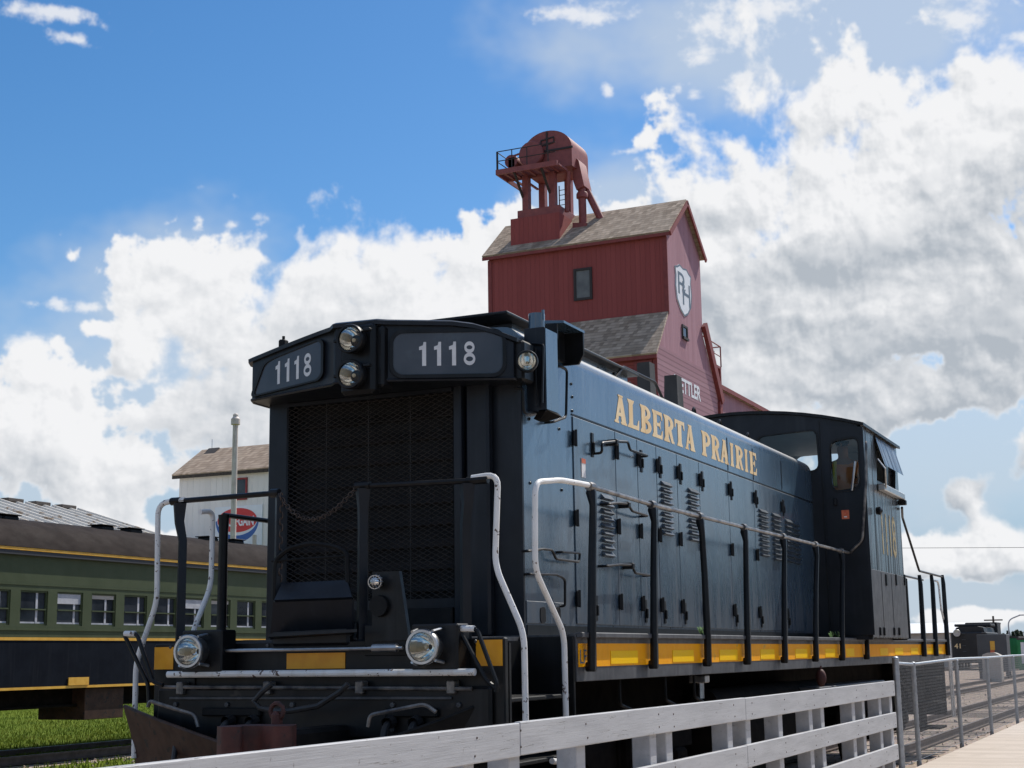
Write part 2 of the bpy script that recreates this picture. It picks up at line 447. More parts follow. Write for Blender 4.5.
M['tie'] = gen('old_tie_wood', (.035,.028,.022), (.075,.06,.048), 6, .9, .05, bump=.4)

def fence_paint():
    t = NT('grey_fence_paint')
    nz = t.noise(t.coord((.5, 4, 4)), 3.0, 6, .6)
    col = t.mix(t.sstep(nz, .3, .7), (.37,.37,.38), (.45,.45,.46))
    grain = t.noise(t.coord((1.1, 20, 38)), 2.2, 6, .7, .25)
    col = t.mix(t.math('MULTIPLY', t.sstep(grain, .50, .75), .13), col, (.24, .235, .24))
    crack = t.noise(t.coord((.9, 9, 14)), 3.5, 8, .75, .6)
    f = t.math('MULTIPLY', t.sstep(crack, .60, .66), t.sstep(t.noise(t.coord((1,1,1)), 1.7, 4), .40, .58))
    col = t.mix(t.math('MULTIPLY', f, .75), col, (.20,.19,.18))
    spot = t.sstep(t.noise(t.coord(), 26, 5, .6), .66, .7)
    col = t.mix(t.math('MULTIPLY', spot, .6), col, (.16,.14,.13))
    t.set(Base_Color=col, Roughness=.6); t.bump(t.math('SUBTRACT', t.math('ADD', nz, t.math('MULTIPLY', grain, -.7)), f), .5, .006); return t.m
M['fence'] = fence_paint()

def gravel_mat():
    t = NT('gravel_and_dirt')
    big = t.noise(t.coord(), .35, 6, .6)
    col = t.mix(t.sstep(big, .35, .65), (.25,.165,.105), (.37,.26,.175))
    vo = t.n('ShaderNodeTexVoronoi'); t.l(t.coord(), vo.inputs['Vector']); vo.inputs['Scale'].default_value = 22
    hs = t.n('ShaderNodeHueSaturation'); hs.inputs['Saturation'].default_value = .35
    t.l(vo.outputs['Color'], hs.inputs['Color'])
    col = t.mix(.25, col, hs.outputs[0])
    pebb = t.noise(t.coord(), 30, 4, .7)
    col = t.mix(t.math('MULTIPLY', t.sstep(pebb, .55, .75), .5), col, (.10,.08,.065))
    t.set(Base_Color=col, Roughness=1.0); t.b.inputs['Specular IOR Level'].default_value = .0
    t.bump(t.math('ADD', vo.outputs['Distance'], pebb), .7, .04); return t.m
M['gravel'] = gravel_mat()

def walk_mat():
    t = NT('sun_bleached_boardwalk')
    tc = t.coord(); x, y, z = t.xyz(tc)
    u = t.math('DIVIDE', x, .145); cell = t.math('FLOOR', u); fr = t.math('FRACT', u)
    wn = t.n('ShaderNodeTexWhiteNoise', noise_dimensions='1D'); t.l(cell, wn.inputs['W'])
    nz = t.noise(t.coord((6, .6, 1)), 3, 7, .7)
    f = t.math('ADD', t.math('MULTIPLY', wn.outputs['Value'], .5), t.math('MULTIPLY', nz, .5))
    col = t.mix(f, (.47,.39,.315), (.64,.55,.465))
    dirt = t.sstep(t.noise(t.coord(), .8, 6, .7), .5, .7)
    col = t.mix(t.math('MULTIPLY', dirt, .45), col, (.36,.29,.22))
    gap = t.math('MULTIPLY', t.sstep(fr, 0, .07), t.sstep(fr, 1, .93))
    col = t.mix(gap, (.12,.095,.075), col)
    t.set(Base_Color=col, Roughness=.9); t.bump(gap, .6, .01); return t.m
M['walk'] = walk_mat()
# ------------------------------------------------------------------ camera
cam = bpy.data.cameras.new('camera'); co = bpy.data.objects.new('camera', cam); COL.objects.link(co)
cam.sensor_width = 36; cam.lens = FPX/1024*36; cam.clip_start = .05; cam.clip_end = 6000
R3 = Matrix((ROT.col[0], -ROT.col[1], -ROT.col[2])).transposed()
co.matrix_world = Matrix.Translation(EYE) @ R3.to_4x4()
S.camera = co

# ------------------------------------------------------------------ light: sun from the far right, sky with cumulus
SKY, SKY_SAT, SKY_VAL = .12, 1.3, 1.04
CLOUD_LIT, CLOUD_DARK = (.90, .905, .92), (.45, .495, .55)
SUN_EL, SUN_AZ = 49.0, -18.0            # azimuth measured from +X towards +Y
sd = V(math.cos(math.radians(SUN_EL))*math.cos(math.radians(SUN_AZ)), math.cos(math.radians(SUN_EL))*math.sin(math.radians(SUN_AZ)), math.sin(math.radians(SUN_EL)))
sl = bpy.data.lights.new('sun', 'SUN'); so = bpy.data.objects.new('sun', sl); COL.objects.link(so)
sl.energy = 4.8; sl.angle = math.radians(.5); sl.color = (1, .95, .87)
so.rotation_euler = sd.to_track_quat('Z', 'Y').to_euler()

W = bpy.data.worlds.new('World'); S.world = W; W.use_nodes = True
class WT(NT):
    def __init__(s):
        s.t = W.node_tree; s.b = s.t.nodes['Background']
w = WT()
sky = w.n('ShaderNodeTexSky', sky_type='NISHITA', sun_disc=False)
sky.sun_elevation = math.radians(SUN_EL); sky.sun_rotation = math.atan2(sd.x, sd.y)
sky.air_density = 1.0; sky.dust_density = .4; sky.ozone_density = 3.0
hs = w.n('ShaderNodeHueSaturation'); hs.inputs['Saturation'].default_value = SKY_SAT; hs.inputs['Value'].default_value = SKY_VAL; w.l(sky.outputs[0], hs.inputs['Color'])
tc = w.n('ShaderNodeTexCoord')
dx, dy, dz = w.xyz(tc.outputs['Generated'])
az = w.math('MULTIPLY', w.math('ARCTAN2', dy, dx), 180/PI)
el = w.math('MULTIPLY', w.math('ARCSINE', dz), 180/PI)
# --- cumulus computed as noise fields over azimuth and elevation
import numpy as np
_rs = np.random.RandomState(5)
_perm = _rs.permutation(512).astype(np.int32); _perm = np.concatenate([_perm, _perm, _perm])
_ga = _rs.uniform(0, 2*np.pi, 512).astype(np.float32); _gx, _gy = np.cos(_ga), np.sin(_ga)
def perlin(x, y):
    xi = np.floor(x).astype(np.int32); yi = np.floor(y).astype(np.int32); xf = (x-xi).astype(np.float32); yf = (y-yi).astype(np.float32)
    xi &= 511; yi &= 511; x1 = (xi+1) & 511; y1 = (yi+1) & 511
    u = xf*xf*xf*(xf*(xf*6-15)+10); v = yf*yf*yf*(yf*(yf*6-15)+10)
    def g(ix, iy, fx, fy):
        h = _perm[_perm[ix] + iy] & 511; return _gx[h]*fx + _gy[h]*fy
    a_ = g(xi, yi, xf, yf); b_ = g(x1, yi, xf-1, yf); c_ = g(xi, y1, xf, yf-1); d_ = g(x1, y1, xf-1, yf-1)
    return (a_ + u*(b_-a_))*(1-v) + (c_ + u*(d_-c_))*v
def fbm(x, y, f, n, gain=.5, billow=False, ox=0., oy=0.):
    t_ = np.zeros_like(x); a_ = 1.; tot = 0.
    for i in range(n):
        p = perlin(x*f + ox + 17.3*i, y*f + oy + 9.1*i)
        t_ += a_*((.36 - np.abs(p)*1.5) if billow else p*1.4); tot += a_; a_ *= gain; f *= 2.03
    return t_/tot
def sst(x, a_, b_):
    t_ = np.clip((x-a_)/(b_-a_), 0, 1); return t_*t_*(3-2*t_)
def azel(px, py):
    d = ray(px, py).normalized(); return math.degrees(math.atan2(d.y, d.x)), math.degrees(math.asin(d.z))
DPP = 180/PI/FPX
def field(A, E, lst, k=.22):
    out = np.full_like(A, -6.)
    for px, py, rx, ry in lst:
        a_, e_ = azel(px, py)
        v = 1 - np.sqrt(((A-a_)/(rx*DPP))**2 + ((E-e_)/(ry*DPP))**2)
        h = np.clip(.5 + .5*(v-out)/k, 0, 1); out = np.where(out < -5, v, out*(1-h) + v*h + k*h*(1-h))
    return out
MASS = [(900,290,300,190), (940,180,240,120), (300,320,210,95), (380,360,190,110), (545,280,120,60), (800,430,120,40), (300,345,170,105), (205,275,80,42), (248,258,36,24), (172,256,40,18), (400,266,70,44), (455,256,60,42), (520,250,60,40), (250,420,170,120), (430,340,160,95), (150,345,70,40), (110,330,40,22),
    (8,425,72,75), (60,465,75,56), (130,485,85,50), (95,522,50,34), (25,385,45,38), (140,545,50,28), (200,560,120,22),
    (870,230,240,165), (760,215,105,95), (940,120,180,80), (850,112,110,50), (700,290,140,100), (830,340,190,80), (1010,300,170,180), (620,228,60,30), (752,96,40,28), (1060,90,120,62),
    (740,372,110,50), (960,400,140,55), (1000,545,85,40), (930,560,60,38), (1060,530,90,50), (955,500,36,22), (1000,612,90,14), (1050,450,40,40)]
WISP = [(45,16,75,10), (72,43,26,9), (585,11,60,13), (715,28,46,28), (770,12,60,20), (700,50,18,12), (692,92,11,10), (960,18,34,20), (612,90,7,12), (632,154,16,5), (30,303,11,7), (62,302,18,8), (92,304,22,7), (228,226,11,6), (738,80,26,18), (862,48,20,10), (1020,42,20,14), (28,345,34,10), (180,300,60,14)]
GREY = [(965,385,250,120), (850,268,130,34), (1005,270,150,100), (700,222,60,16), (690,290,90,34), (790,335,180,52), (250,440,110,70), (215,475,110,60), (330,335,100,40), (20,480,80,40), (1000,585,120,16), (940,490,110,36)]
VEIL = [(120,430,190,170), (220,500,160,90), (980,470,140,90), (860,40,330,90), (620,200,120,60), (900,440,260,120), (960,600,170,60), (970,460,120,60), (180,330,140,90), (60,420,140,110), (500,560,500,60)]
HOLES = [(990,591,150,22), (955,450,55,36), (905,470,36,50), (1012,503,40,20), (880,600,60,25), (100,345,30,28), (190,505,55,30), (60,295,60,34), (270,250,22,12)]
def clouds(A, E, window):
    wx = fbm(A, E, .16, 3, .5, False, 3.1, 7.7); wy = fbm(A, E, .16, 3, .5, False, 11.4, 2.2)
    A2 = A + wx*1.6; E2 = E + wy*1.3
    bil = fbm(A2, E2, .33, 8, .56, True); det = fbm(A, E, .9, 7, .6, False, 5., 1.)
    if window:
        base = field(A2*.6+A*.4, E2*.6+E*.4, MASS)
        base = base - .95*np.clip(field(A2*.7+A*.3, E2*.7+E*.3, HOLES, .3)*.95 + .12, 0, 1)
        wis = field(A2*.35+A*.65, E2*.35+E*.65, WISP, .05)
    else:
        base = fbm(A, E*2.0, .045, 4, .5, False, 1.3, 6.1)*4.2 - .75; wis = base - .8
    F = base + bil*.80 + det*.50 + (fbm(A2, E2, .30, 6, .55, False, 7., 3.)*1.0 - .05 if window else 0)
    soft_ = sst(fbm(A, E, .10, 3, .5, False, 2.2, 9.3), -.1, .35)*(1 if window else .5)
    dens = sst(F, .02 - .06*soft_, .26 + .35*soft_)
    ragged = fbm(A*.8 + wx, E*1.3, 1.1, 7, .62, False, 2., 8.)
    wden = sst(wis*.9 + ragged*1.25 + bil*.5, .05, .95)*.8
    # light reaching through: accumulate cloud towards the sun (up and to the right)
    step = 1 if window else 1
    return F, dens, wden, bil, det
def shift(a_, dxp, dyp):
    return np.roll(np.roll(a_, dyp, 0), dxp, 1)
def make(name, a0, a1, e0, e1, wpx, hpx, window):
    A, E = np.meshgrid(np.linspace(a0, a1, wpx, dtype=np.float32), np.linspace(e0, e1, hpx, dtype=np.float32))
    F, dens, wden, bil, det = clouds(A, E, window)
    ppd = wpx/(a1-a0)
    thick = np.clip(F, 0, 1.1)
    acc = np.zeros_like(F); n_ = 12
    for i in range(1, n_+1):
        r_ = .16*i*(1+.10*i)
        acc += shift(thick, int(round(r_*.55*ppd)), int(round(-r_*.84*ppd)))/n_   # sample lies up / to the right (azimuth grows to the left)
    rel = np.zeros_like(F)
    for r_, k_ in ((.12, .5), (.3, .7), (.7, .6)):
        rel += k_*(thick - shift(thick, int(round(r_*.55*ppd)), int(round(-r_*.84*ppd))))
    if window: g = field(A + .8*fbm(A, E, .2, 3, .5, False, 4., 4.), E, GREY, .35)
    else: g = thick - .55
    soft = fbm(A, E*1.6, .20, 5, .5, False, 8., 3.)
    puff = fbm(A2_ := A + .5*fbm(A, E, .5, 3, .5, False, 1., 2.), E*1.15, .34, 5, .46, True, 4., 1.)
    puffs = fbm(A2_ - .22, E*1.15 + .32, .34, 5, .46, True, 4., 1.)
    side = puff - puffs                                     # lit side against shaded side of each billow
    grey = sst(g + soft*.9, -.40, .95)*.62 + np.clip(acc - .45, 0, 1)*.14 - rel*.65 - side*.85 + .10
    if window: grey = grey*(1 - .30*sst(A, 17, 27))
    grey = np.clip(grey, 0, 1)*sst(F, .0, .38)
    if window: v = field(A, E, VEIL, .5)
    else: v = E*0 - .1
    veil = sst(v + fbm(A, E*1.5, .12, 5, .55, False, 6., 6.)*1.1, -.35, .8)*.72
    if window:
        edge = np.clip(np.minimum(np.minimum(A-a0, a1-A)/4., (e1-E)/4.), 0, 1)
    else: edge = E*0+1
    tot = 1-(1-dens)*(1-wden)
    px_ = np.stack([np.clip(grey, 0, 1), tot, veil, edge], -1).astype(np.float32)
    im = bpy.data.images.new(name, wpx, hpx, alpha=True, float_buffer=True); im.colorspace_settings.name = 'Non-Color'; im.alpha_mode = 'CHANNEL_PACKED'
    im.pixels.foreach_set(px_.ravel()); im.update(); im.pack()
    return im
def lookup(im, a0, a1, e0, e1):
    cb_ = w.n('ShaderNodeCombineXYZ')
    w.l(w.math('DIVIDE', w.math('SUBTRACT', az, a0), a1-a0), cb_.inputs[0]); w.l(w.math('DIVIDE', w.math('SUBTRACT', el, e0), e1-e0), cb_.inputs[1])
    it = w.n('ShaderNodeTexImage', image=im, interpolation='Cubic', extension='EXTEND' if a0 > -100 else 'REPEAT'); w.l(cb_.outputs[0], it.inputs[0])
    sc_ = w.n('ShaderNodeSeparateColor'); w.l(it.outputs[0], sc_.inputs[0]); return sc_.outputs[0], sc_.outputs[1], sc_.outputs[2], it.outputs['Alpha']
WA = (-8., 56., -3., 36.)
near = lookup(make('cloud_field_near', *WA, 1536, 936, True), *WA)
farf = lookup(make('cloud_field_round', -180., 180., -90., 90., 1024, 512, False), -180., 180., -90., 90.)
inside = near[3]
def pick(i): 
    nd = w.n('ShaderNodeMix', data_type='FLOAT'); w.l(inside, nd.inputs[0]); w.l(farf[i], nd.inputs[2]); w.l(near[i], nd.inputs[3]); return nd.outputs[0]
grey, dens, veil = pick(0), pick(1), pick(2)
bright = w.mix(grey, CLOUD_LIT, CLOUD_DARK)
skyS = w.n('ShaderNodeVectorMath', operation='SCALE'); w.l(hs.outputs[0], skyS.inputs[0]); skyS.inputs['Scale'].default_value = SKY
hz_ = w.math('MULTIPLY', w.sstep(el, 12.0, 2.5), .85)
base = w.mix(hz_, skyS.outputs[0], (.26, .41, .58))
base = w.mix(veil, base, (.58, .66, .75))
c2 = w.mix(dens, base, bright)
# the Background strength is SKY; cloud radiances are divided by it
inv = w.n('ShaderNodeVectorMath', operation='SCALE'); w.l(c2, inv.inputs[0]); inv.inputs['Scale'].default_value = 1/SKY
w.l(inv.outputs[0], w.b.inputs[0]); w.b.inputs[1].default_value = SKY

S.view_settings.view_transform = 'Standard'; S.view_settings.look = 'None'; S.view_settings.exposure = 0; S.view_settings.gamma = 1

# ------------------------------------------------------------------ ground, track, boardwalk
RZ = -.15      # top of rail
GZ = -.32
g = MB(); g.quad(V(-1500,-1500,GZ), V(4000,-1500,GZ), V(4000,2500,GZ), V(-1500,2500,GZ)); struct(g.build('ground', M['gravel']))
bw = MB().box(-6, 90, -7, 3.47, -.28, 0, .01); struct(bw.build('boardwalk', M['walk']))
def track(yc, x0, x1):
    m = MB()
    for s_ in (-1, 1):
        y = yc + s_*.7525
        m.box(x0, x1, y-.035, y+.035, RZ-.04, RZ); m.box(x0, x1, y-.012, y+.012, RZ-.13, RZ-.041); m.box(x0, x1, y-.075, y+.075, RZ-.15, RZ-.131)
    struct(m.build('railway_track', M['steelrail'], None))
    t_ = MB(); x = x0
    while x < min(x1, 75):
        if random.random() < .35: t_.box(x, x+.22, yc-1.25+random.uniform(-.05,.05), yc+1.25+random.uniform(-.05,.05), GZ-.08, GZ+.006)
        x += .56
    struct(t_.build('track_ties', M['tie'], None))
track(5.58, 2, 260); track(9.75, 2, 260); track(20.0, -10, 260)
# grass strip beyond the coach
m = MB(); m.quad(V(-10,16.9,GZ+.004), V(70,16.9,GZ+.004), V(70,18.55,GZ+.004), V(-10,18.55,GZ+.004)); m.quad(V(-10,19.4,GZ+.06), V(120,19.4,GZ+.06), V(120,70,GZ+.06), V(-10,70,GZ+.06))
struct(m.build('lawn', M['turf'], smooth=False))
m = MB(); rg = random.Random(3)
def blade(m, x, y, h):
    a = rg.uniform(0, 2*PI); w_ = rg.uniform(.008, .018); dx_, dy_ = math.cos(a)*w_, math.sin(a)*w_
    lx, ly = rg.uniform(-.5,.5)*h, rg.uniform(-.5,.5)*h
    m.v += [V(x-dx_, y-dy_, GZ), V(x+dx_, y+dy_, GZ), V(x+lx, y+ly, GZ+h)]; n = len(m.v); m.f.append((n-3, n-2, n-1))
for i in range(45000):
    y = 19.4 + 22*rg.random()**1.8; x = y*rg.uniform(1.0, 1.42)
    blade(m, x, y, rg.uniform(.08, .17)*(1 if abs(y-20) > .75 else .8))
for i in range(1500):
    y = rg.uniform(16.2, 18.6); x = y*rg.uniform(1.0, 1.4); blade(m, x, y, rg.uniform(.04, .12))
gr = m.build('grass', M['grass'], smooth=False); tag(gr, 'bright green grass seen under the coach beside the track', 'grass', kind='stuff')
# loose stones beside the rails
m = MB(); 
for i in range(2600):
    x = 14*math.exp(rg.random()*1.5); y = rg.choice((rg.uniform(3.7, 11), rg.uniform(15.5, 19.0)))
    r = rg.uniform(.015, .045); n = len(m.v)
    for k in range(4): m.v.append(V(x + rg.uniform(-r, r)*1.3, y + rg.uniform(-r, r)*1.3, GZ + (r*1.3 if k == 3 else 0)))
    m.f += [(n, n+1, n+3), (n+1, n+2, n+3), (n+2, n, n+3)]
tag(m.build('ballast_stones', M['gravel'], smooth=False), 'loose ballast stones scattered along the rails', 'stones', kind='stuff')

# ------------------------------------------------------------------ wooden fence
FY = 3.55
fo = thing('wooden_fence', (2.6, FY, 0), 'grey painted three-rail wooden fence running beside the black locomotive', 'fence')
joint = [2.2, 7.6, 12.13, 18.80]
for z0, z1 in ((.93, 1.115), (.545, .73), (.16, .345)):
    for a, b in zip(joint, joint[1:]):
        dz_ = random.uniform(-.004, .004)
        sag = lambda x: .022*max(0, 1-(x-2.2)/9.5)
        MB().bar(V(a+.003, FY-.025, (z0+z1)/2+dz_+sag(a)), V(b-.003, FY-.025, (z0+z1)/2+dz_+sag(b)), .04, z1-z0, bev=.005).build('rail', M['fence'], fo)
tops = [(2.4, 2.55), (4.7, 4.85), (6.98, 7.10), (7.54, 7.68), (8.52, 8.66), (9.86, 9.99), (10.2, 10.34), (11.72, 11.86), (12.26, 12.40), (13.32, 13.46), (14.48, 14.62), (14.98, 15.12), (16.45, 16.6), (17.0, 17.13), (17.95, 18.1), (18.62, 18.78)]
for a, b in tops:
    MB().box(a, b, FY-.003, FY+.135, -.02, 1.09, .006).build('post', M['fence'], fo)

# ------------------------------------------------------------------ chain-link fence
cf = thing('chain_link_fence', (19.2, FY, 0), 'galvanised chain link fence continuing from the wooden fence along the boardwalk', 'fence')
MB().cyl(V(19.2, FY, -.05), V(19.2, FY, 1.37), .042).sphere(V(19.2, FY, 1.38), .046, 8, (1,1,.7)).build('end_post', M['galv'], cf)
xs = [20.45, 24.35, 28.05, 32.2, 36.4, 40.6, 44.8, 49, 53.2]
for x in xs:
    MB().cyl(V(x, FY, -.05), V(x, FY, 1.30), .033, n=10).sphere(V(x, FY, 1.31), .036, 6, (1,1,.6)).build('post', M['galv'], cf)
MB().tube([V(19.2, FY-.0, 1.325)] + [V(x, FY, 1.325 + (-.03 if i == 0 else .01*(i % 2))) for i, x in enumerate(xs)] + [V(60, FY, 1.33)], .021, 8).build('top_rail', M['galv'], cf)
MB().tube([V(19.2, FY, .04), V(60, FY, .04)], .004, 4).build('tension_wire', M['galv'], cf)
m = MB(); h = 1.26; z0 = .05; x = 19.25 - h
while x < 50:
    for sgn in (1, -1):
        xa, xb = x, x + h; za, zb = (z0, z0+h) if sgn > 0 else (z0+h, z0)
        if xa < 19.25:
            t_ = (19.25 - xa)/h; xa = 19.25; za = za + (zb-za)*t_
        m.tube([V(xa, FY-.03+.003*sgn, za), V(xb, FY-.03+.003*sgn, zb)], .0015, 3, caps=False)
    x += .085
m.build('wire_mesh', M['galvmesh'], cf)

# nails where the rails cross the posts
for z_ in (.975, 1.065, .59, .68, .205, .30):
    for a, b in tops:
        x_ = (a+b)/2 + random.uniform(-.015, .015); zz = z_ + .022*max(0, 1-(x_-2.2)/9.5) + random.uniform(-.008, .008)
        if len(fo.children) < 155: MB().lathe([(0, 0), (.007, 0), (.006, .003), (0, .004)], V(x_, FY-.0452, zz), (0, -1, 0), 8).build('nail_head', M['steelrail'], fo)
# the dark belt of trees along the street on the station side, seen only as a reflection in the paint and the glass
m = MB(); rg = random.Random(21)
for i in range(9000):
    x = rg.uniform(-70, 330); top_ = 7.5 + 2.2*math.sin(x*.21) + 1.5*math.sin(x*.57+1) + 1.0*math.sin(x*1.3)
    z = GZ + top_*rg.random()**.7; y = -24 + rg.uniform(-3.5, 3.5)*(1.1 - z/14); s_ = rg.uniform(.35, .9)
    d1 = V(rg.uniform(-1,1), rg.uniform(-1,1), rg.uniform(-1,1)).normalized()*s_; d2 = d1.orthogonal().normalized()*s_*.7
    c = V(x, y, z); m.add([c-d1, c+d2, c+d1, c-d2], [(0,1,2,3)])
tag(m.build('street_trees', M['leaf'], None, smooth=False), 'dark belt of street trees behind the photographer along the boardwalk', 'trees', kind='stuff')
# ================================================================== the locomotive
XF, XS, YS, YH, YHL, XH, XC = 8.75, 9.93, 4.12, 4.56, 6.80, 10.01, 19.40
YSL, YC, YCAB, DECK = 7.05, 5.60, 3.86, 1.63
XR = uY(946, 655, YS).x                 # rear of the sill
XCR = uY(903, 560, YCAB).x              # rear of the cab
loco = thing('diesel_locomotive', (XF, YC, RZ), 'black diesel locomotive numbered 1118 lettered ALBERTA PRAIRIE, with yellow side stripes', 'locomotive')

def seg(name, mat, parent, fn, ang=35):
    m = MB(); fn(m); return m.build(name, mat, parent, ang)

# ---- sill and deck
m = MB()
m.box(XS, XR, YS, YS+.06, 1.30, 1.648, .004)
m.box(XS, XR, YS-.05, YS-.001, 1.615, 1.655, .006)
m.box(XS, XR, YSL-.06, YSL, 1.30, 1.648)
m.box(XS, XR-.01, YS+.061, YSL-.061, 1.58, 1.64)
m.box(XF+.05, XS-.002, YS+.45, YSL-.45, 1.56, 1.63)
frame_sill = m.build('side_sill', M['sill'], loco)
# stripe with gaps at the stanchions
stx = [uY(p, q, YS-.06).x for p, q in ((592.5, 665), (655, 664), (708.5, 662), (748.5, 660), (785.5, 658), (816.5, 656), (843, 654), (867.5, 652))]
st_top = [uY(p, q, YS) for p, q in ((588.5, 487), (650, 505), (697.8, 516.6), (742, 527.5), (781, 536.5), (813.6, 544.5), (839.6, 551), (863, 556.5))]
m = MB(); m.box(uY(577, 655, YS).x+.02, XR-.03, YS-.004, YS-.0005, 1.405, 1.575)
m.build('yellow_stripe', M['yellow'], frame_sill)
for a, b in ((610, 637), (672, 693), (719, 737), (760, 774), (795, 807), (825, 835), (846, 854), (880, 888), (895, 903), (911, 918), (927, 933), (937, 942)):
    xa, xb = uY(a, 658, YS).x, uY(b, 658, YS).x
    MB().box(xa, xb, YS-.008, YS-.0045, 1.42, 1.52).build('reflector', M['reflector'], frame_sill)
m = MB(); put_text(m, 'LF', V(uY(579.5, 660, YS).x, YS-.0055, 1.43), V(uY(586, 660, YS).x, YS-.0055, 1.43), V(uY(579.5, 660, YS).x, YS-.0055, 1.53), V(0,-.001,0)); m.build('lettering', M['shieldtext'], frame_sill, smooth=False)

# ---- stanchions and side handrail
for i, x in enumerate(stx):
    tp = st_top[i]; t_ = V(tp.x, YS-.02, tp.z)
    m = MB()
    prof = [(V(x, YS-.055, 1.38), .036), (V(x, YS-.06, 1.62), .034), (V(x*.55+t_.x*.45, YS-.05, 2.2), .031), (V(t_.x+.012, YS-.03, t_.z-.14), .029), (V(t_.x, YS-.02, t_.z-.04), .042), (V(t_.x, YS-.02, t_.z), .026)]
    m.tube([p for p, r in prof], [r for p, r in prof], 6)
    m.box(x-.026, x+.026, YS-.085, YS-.009, 1.37, 1.44, .01)
    st = m.build('stanchion', M['black'], loco, 60)
    MB().lathe([(.0,-.05),(.034,-.05),(.038,-.02),(.038,.02),(.034,.05),(.0,.05)], V(t_.x, YS-.02, t_.z), (1,0,0), 10).build('clamp', M['railpipe'], st)
pts = [V(p.x, YS-.02, p.z) for p in st_top]
pe = V(XC-.06, YS-.04, pts[-1].z)
rail_pts = pts + [pe, V(XC-.06, YCAB+.05, pe.z+.15), uX(866, 480, XC-.06), uX(866, 445, XC-.06), uX(866, 442, XC-.01)]
MB().tube(rline(rail_pts, .06), .019, 8).build('side_handrail', M['railpipe'], loco)

# ---- hood: sides, rounded roof edges
def hood_section(x):
    r = .16; zt = 4.02; n = 6
    prof = [V(x, YH, DECK), V(x, YH, zt-r)]
    prof += [V(x, YH + r - r*math.cos(PI/2*i/n), zt - r + r*math.sin(PI/2*i/n)) for i in range(1, n+1)]
    prof += [V(x, YC, zt+.05)]
    prof += [V(x, YHL - r + r*math.sin(PI/2*i/n), zt - r + r*math.cos(PI/2*i/n)) for i in range(0, n+1)]
    prof += [V(x, YHL, DECK)]
    return prof
m = MB(); m.prism(hood_section(XH), V(XC-XH, 0, 0))
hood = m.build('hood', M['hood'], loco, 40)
# front face of the engine compartment (dull black) in front of the hood body
m = MB()
m.prism([V(XH-.012, YH+.012, DECK), V(XH-.012, YH+.012, 3.58), V(XH-.012, 4.92, 3.58), V(XH-.012, 4.92, DECK)], V(.014,0,0))
m.box(XH-.03, XH-.002, YH-.004, YH+.03, DECK, 3.86)
m.build('front_corner_panel', M['front'], loco)
m = MB()
m.prism([V(XH-.015, 4.93, DECK), V(XH-.015, 4.93, 3.6), V(XH-.015, YHL, 3.6), V(XH-.015, YHL, DECK)], V(.012,0,0))
m.build('front_bulkhead', M['mattblack'], loco)
m = MB()   # vertical frames of the radiator opening
m.box(9.86, XH-.016, 6.60, 6.79, DECK, 3.6, .012); m.box(9.86, XH-.016, 5.015, 5.085, DECK, 3.66, .01)
m.box(9.88, XH-.016, 5.086, 6.629, 3.53, 3.6); m.box(9.85, 9.875, 5.09, 6.62, 3.52, 3.55)
m.box(9.87, XH-.016, 5.086, 6.629, 1.86, 1.93)
m.box(9.90, XH-.016, 4.80, 5.0, DECK, 3.62, .02)
m.box(9.93, XH-.03, 4.91, 4.925, 1.7, 3.6)
m.build('radiator_frame', M['front'], loco)
m = MB()
z = 1.95
while z < 3.5:
    m.obox(V(9.975, 5.86, z+.07), V(.02,0,.03), V(0,.77,0), V(.003,0,-.004)); z += .17
m.build('radiator_shutters', M['shutter'], loco)
m = MB(); y0, y1, z0, z1 = 5.09, 6.625, 1.93, 3.53
def clipdiag(sl, c):      # z = z0 + sl*(y - y0) + c
    pts = []
    for y in (y0, y1):
        z = z0 + sl*(y-y0) + c
        pts.append((y, z))
    (ya, za), (yb, zb) = pts
    def cl(ya, za, yb, zb):
        for lim, up in ((z0, False), (z1, True)):
            if (za > lim) == up and (zb > lim) == up and (za != lim or zb != lim): return None
            if ((za > lim) == up) != ((zb > lim) == up):
                t_ = (lim-za)/(zb-za); yi = ya + (yb-ya)*t_
                if (za > lim) == up: ya, za = yi, lim
                else: yb, zb = yi, lim
        return ya, za, yb, zb
    return cl(ya, za, yb, zb)
c = -1.0
while c < 2.6:
    for sl, xo in ((.5, 9.872), (-.5, 9.877)):
        q = clipdiag(sl, c)
        if q and abs(q[2]-q[0]) > .02: m.tube([V(xo, q[0], q[1]), V(xo, q[2], q[3])], .0032, 4, caps=False)
    c += .038
for yy in (5.47, 5.85, 6.24): m.box(9.88, 9.886, yy-.004, yy+.004, z0, z1)
m.build('radiator_screen', M['grille'], loco, smooth=False)
m = MB(); m.box(9.86, 9.95, 5.1, 6.6, 1.66, 1.86, .01); m.build('lower_radiator_panel', M['mattblack'], loco)

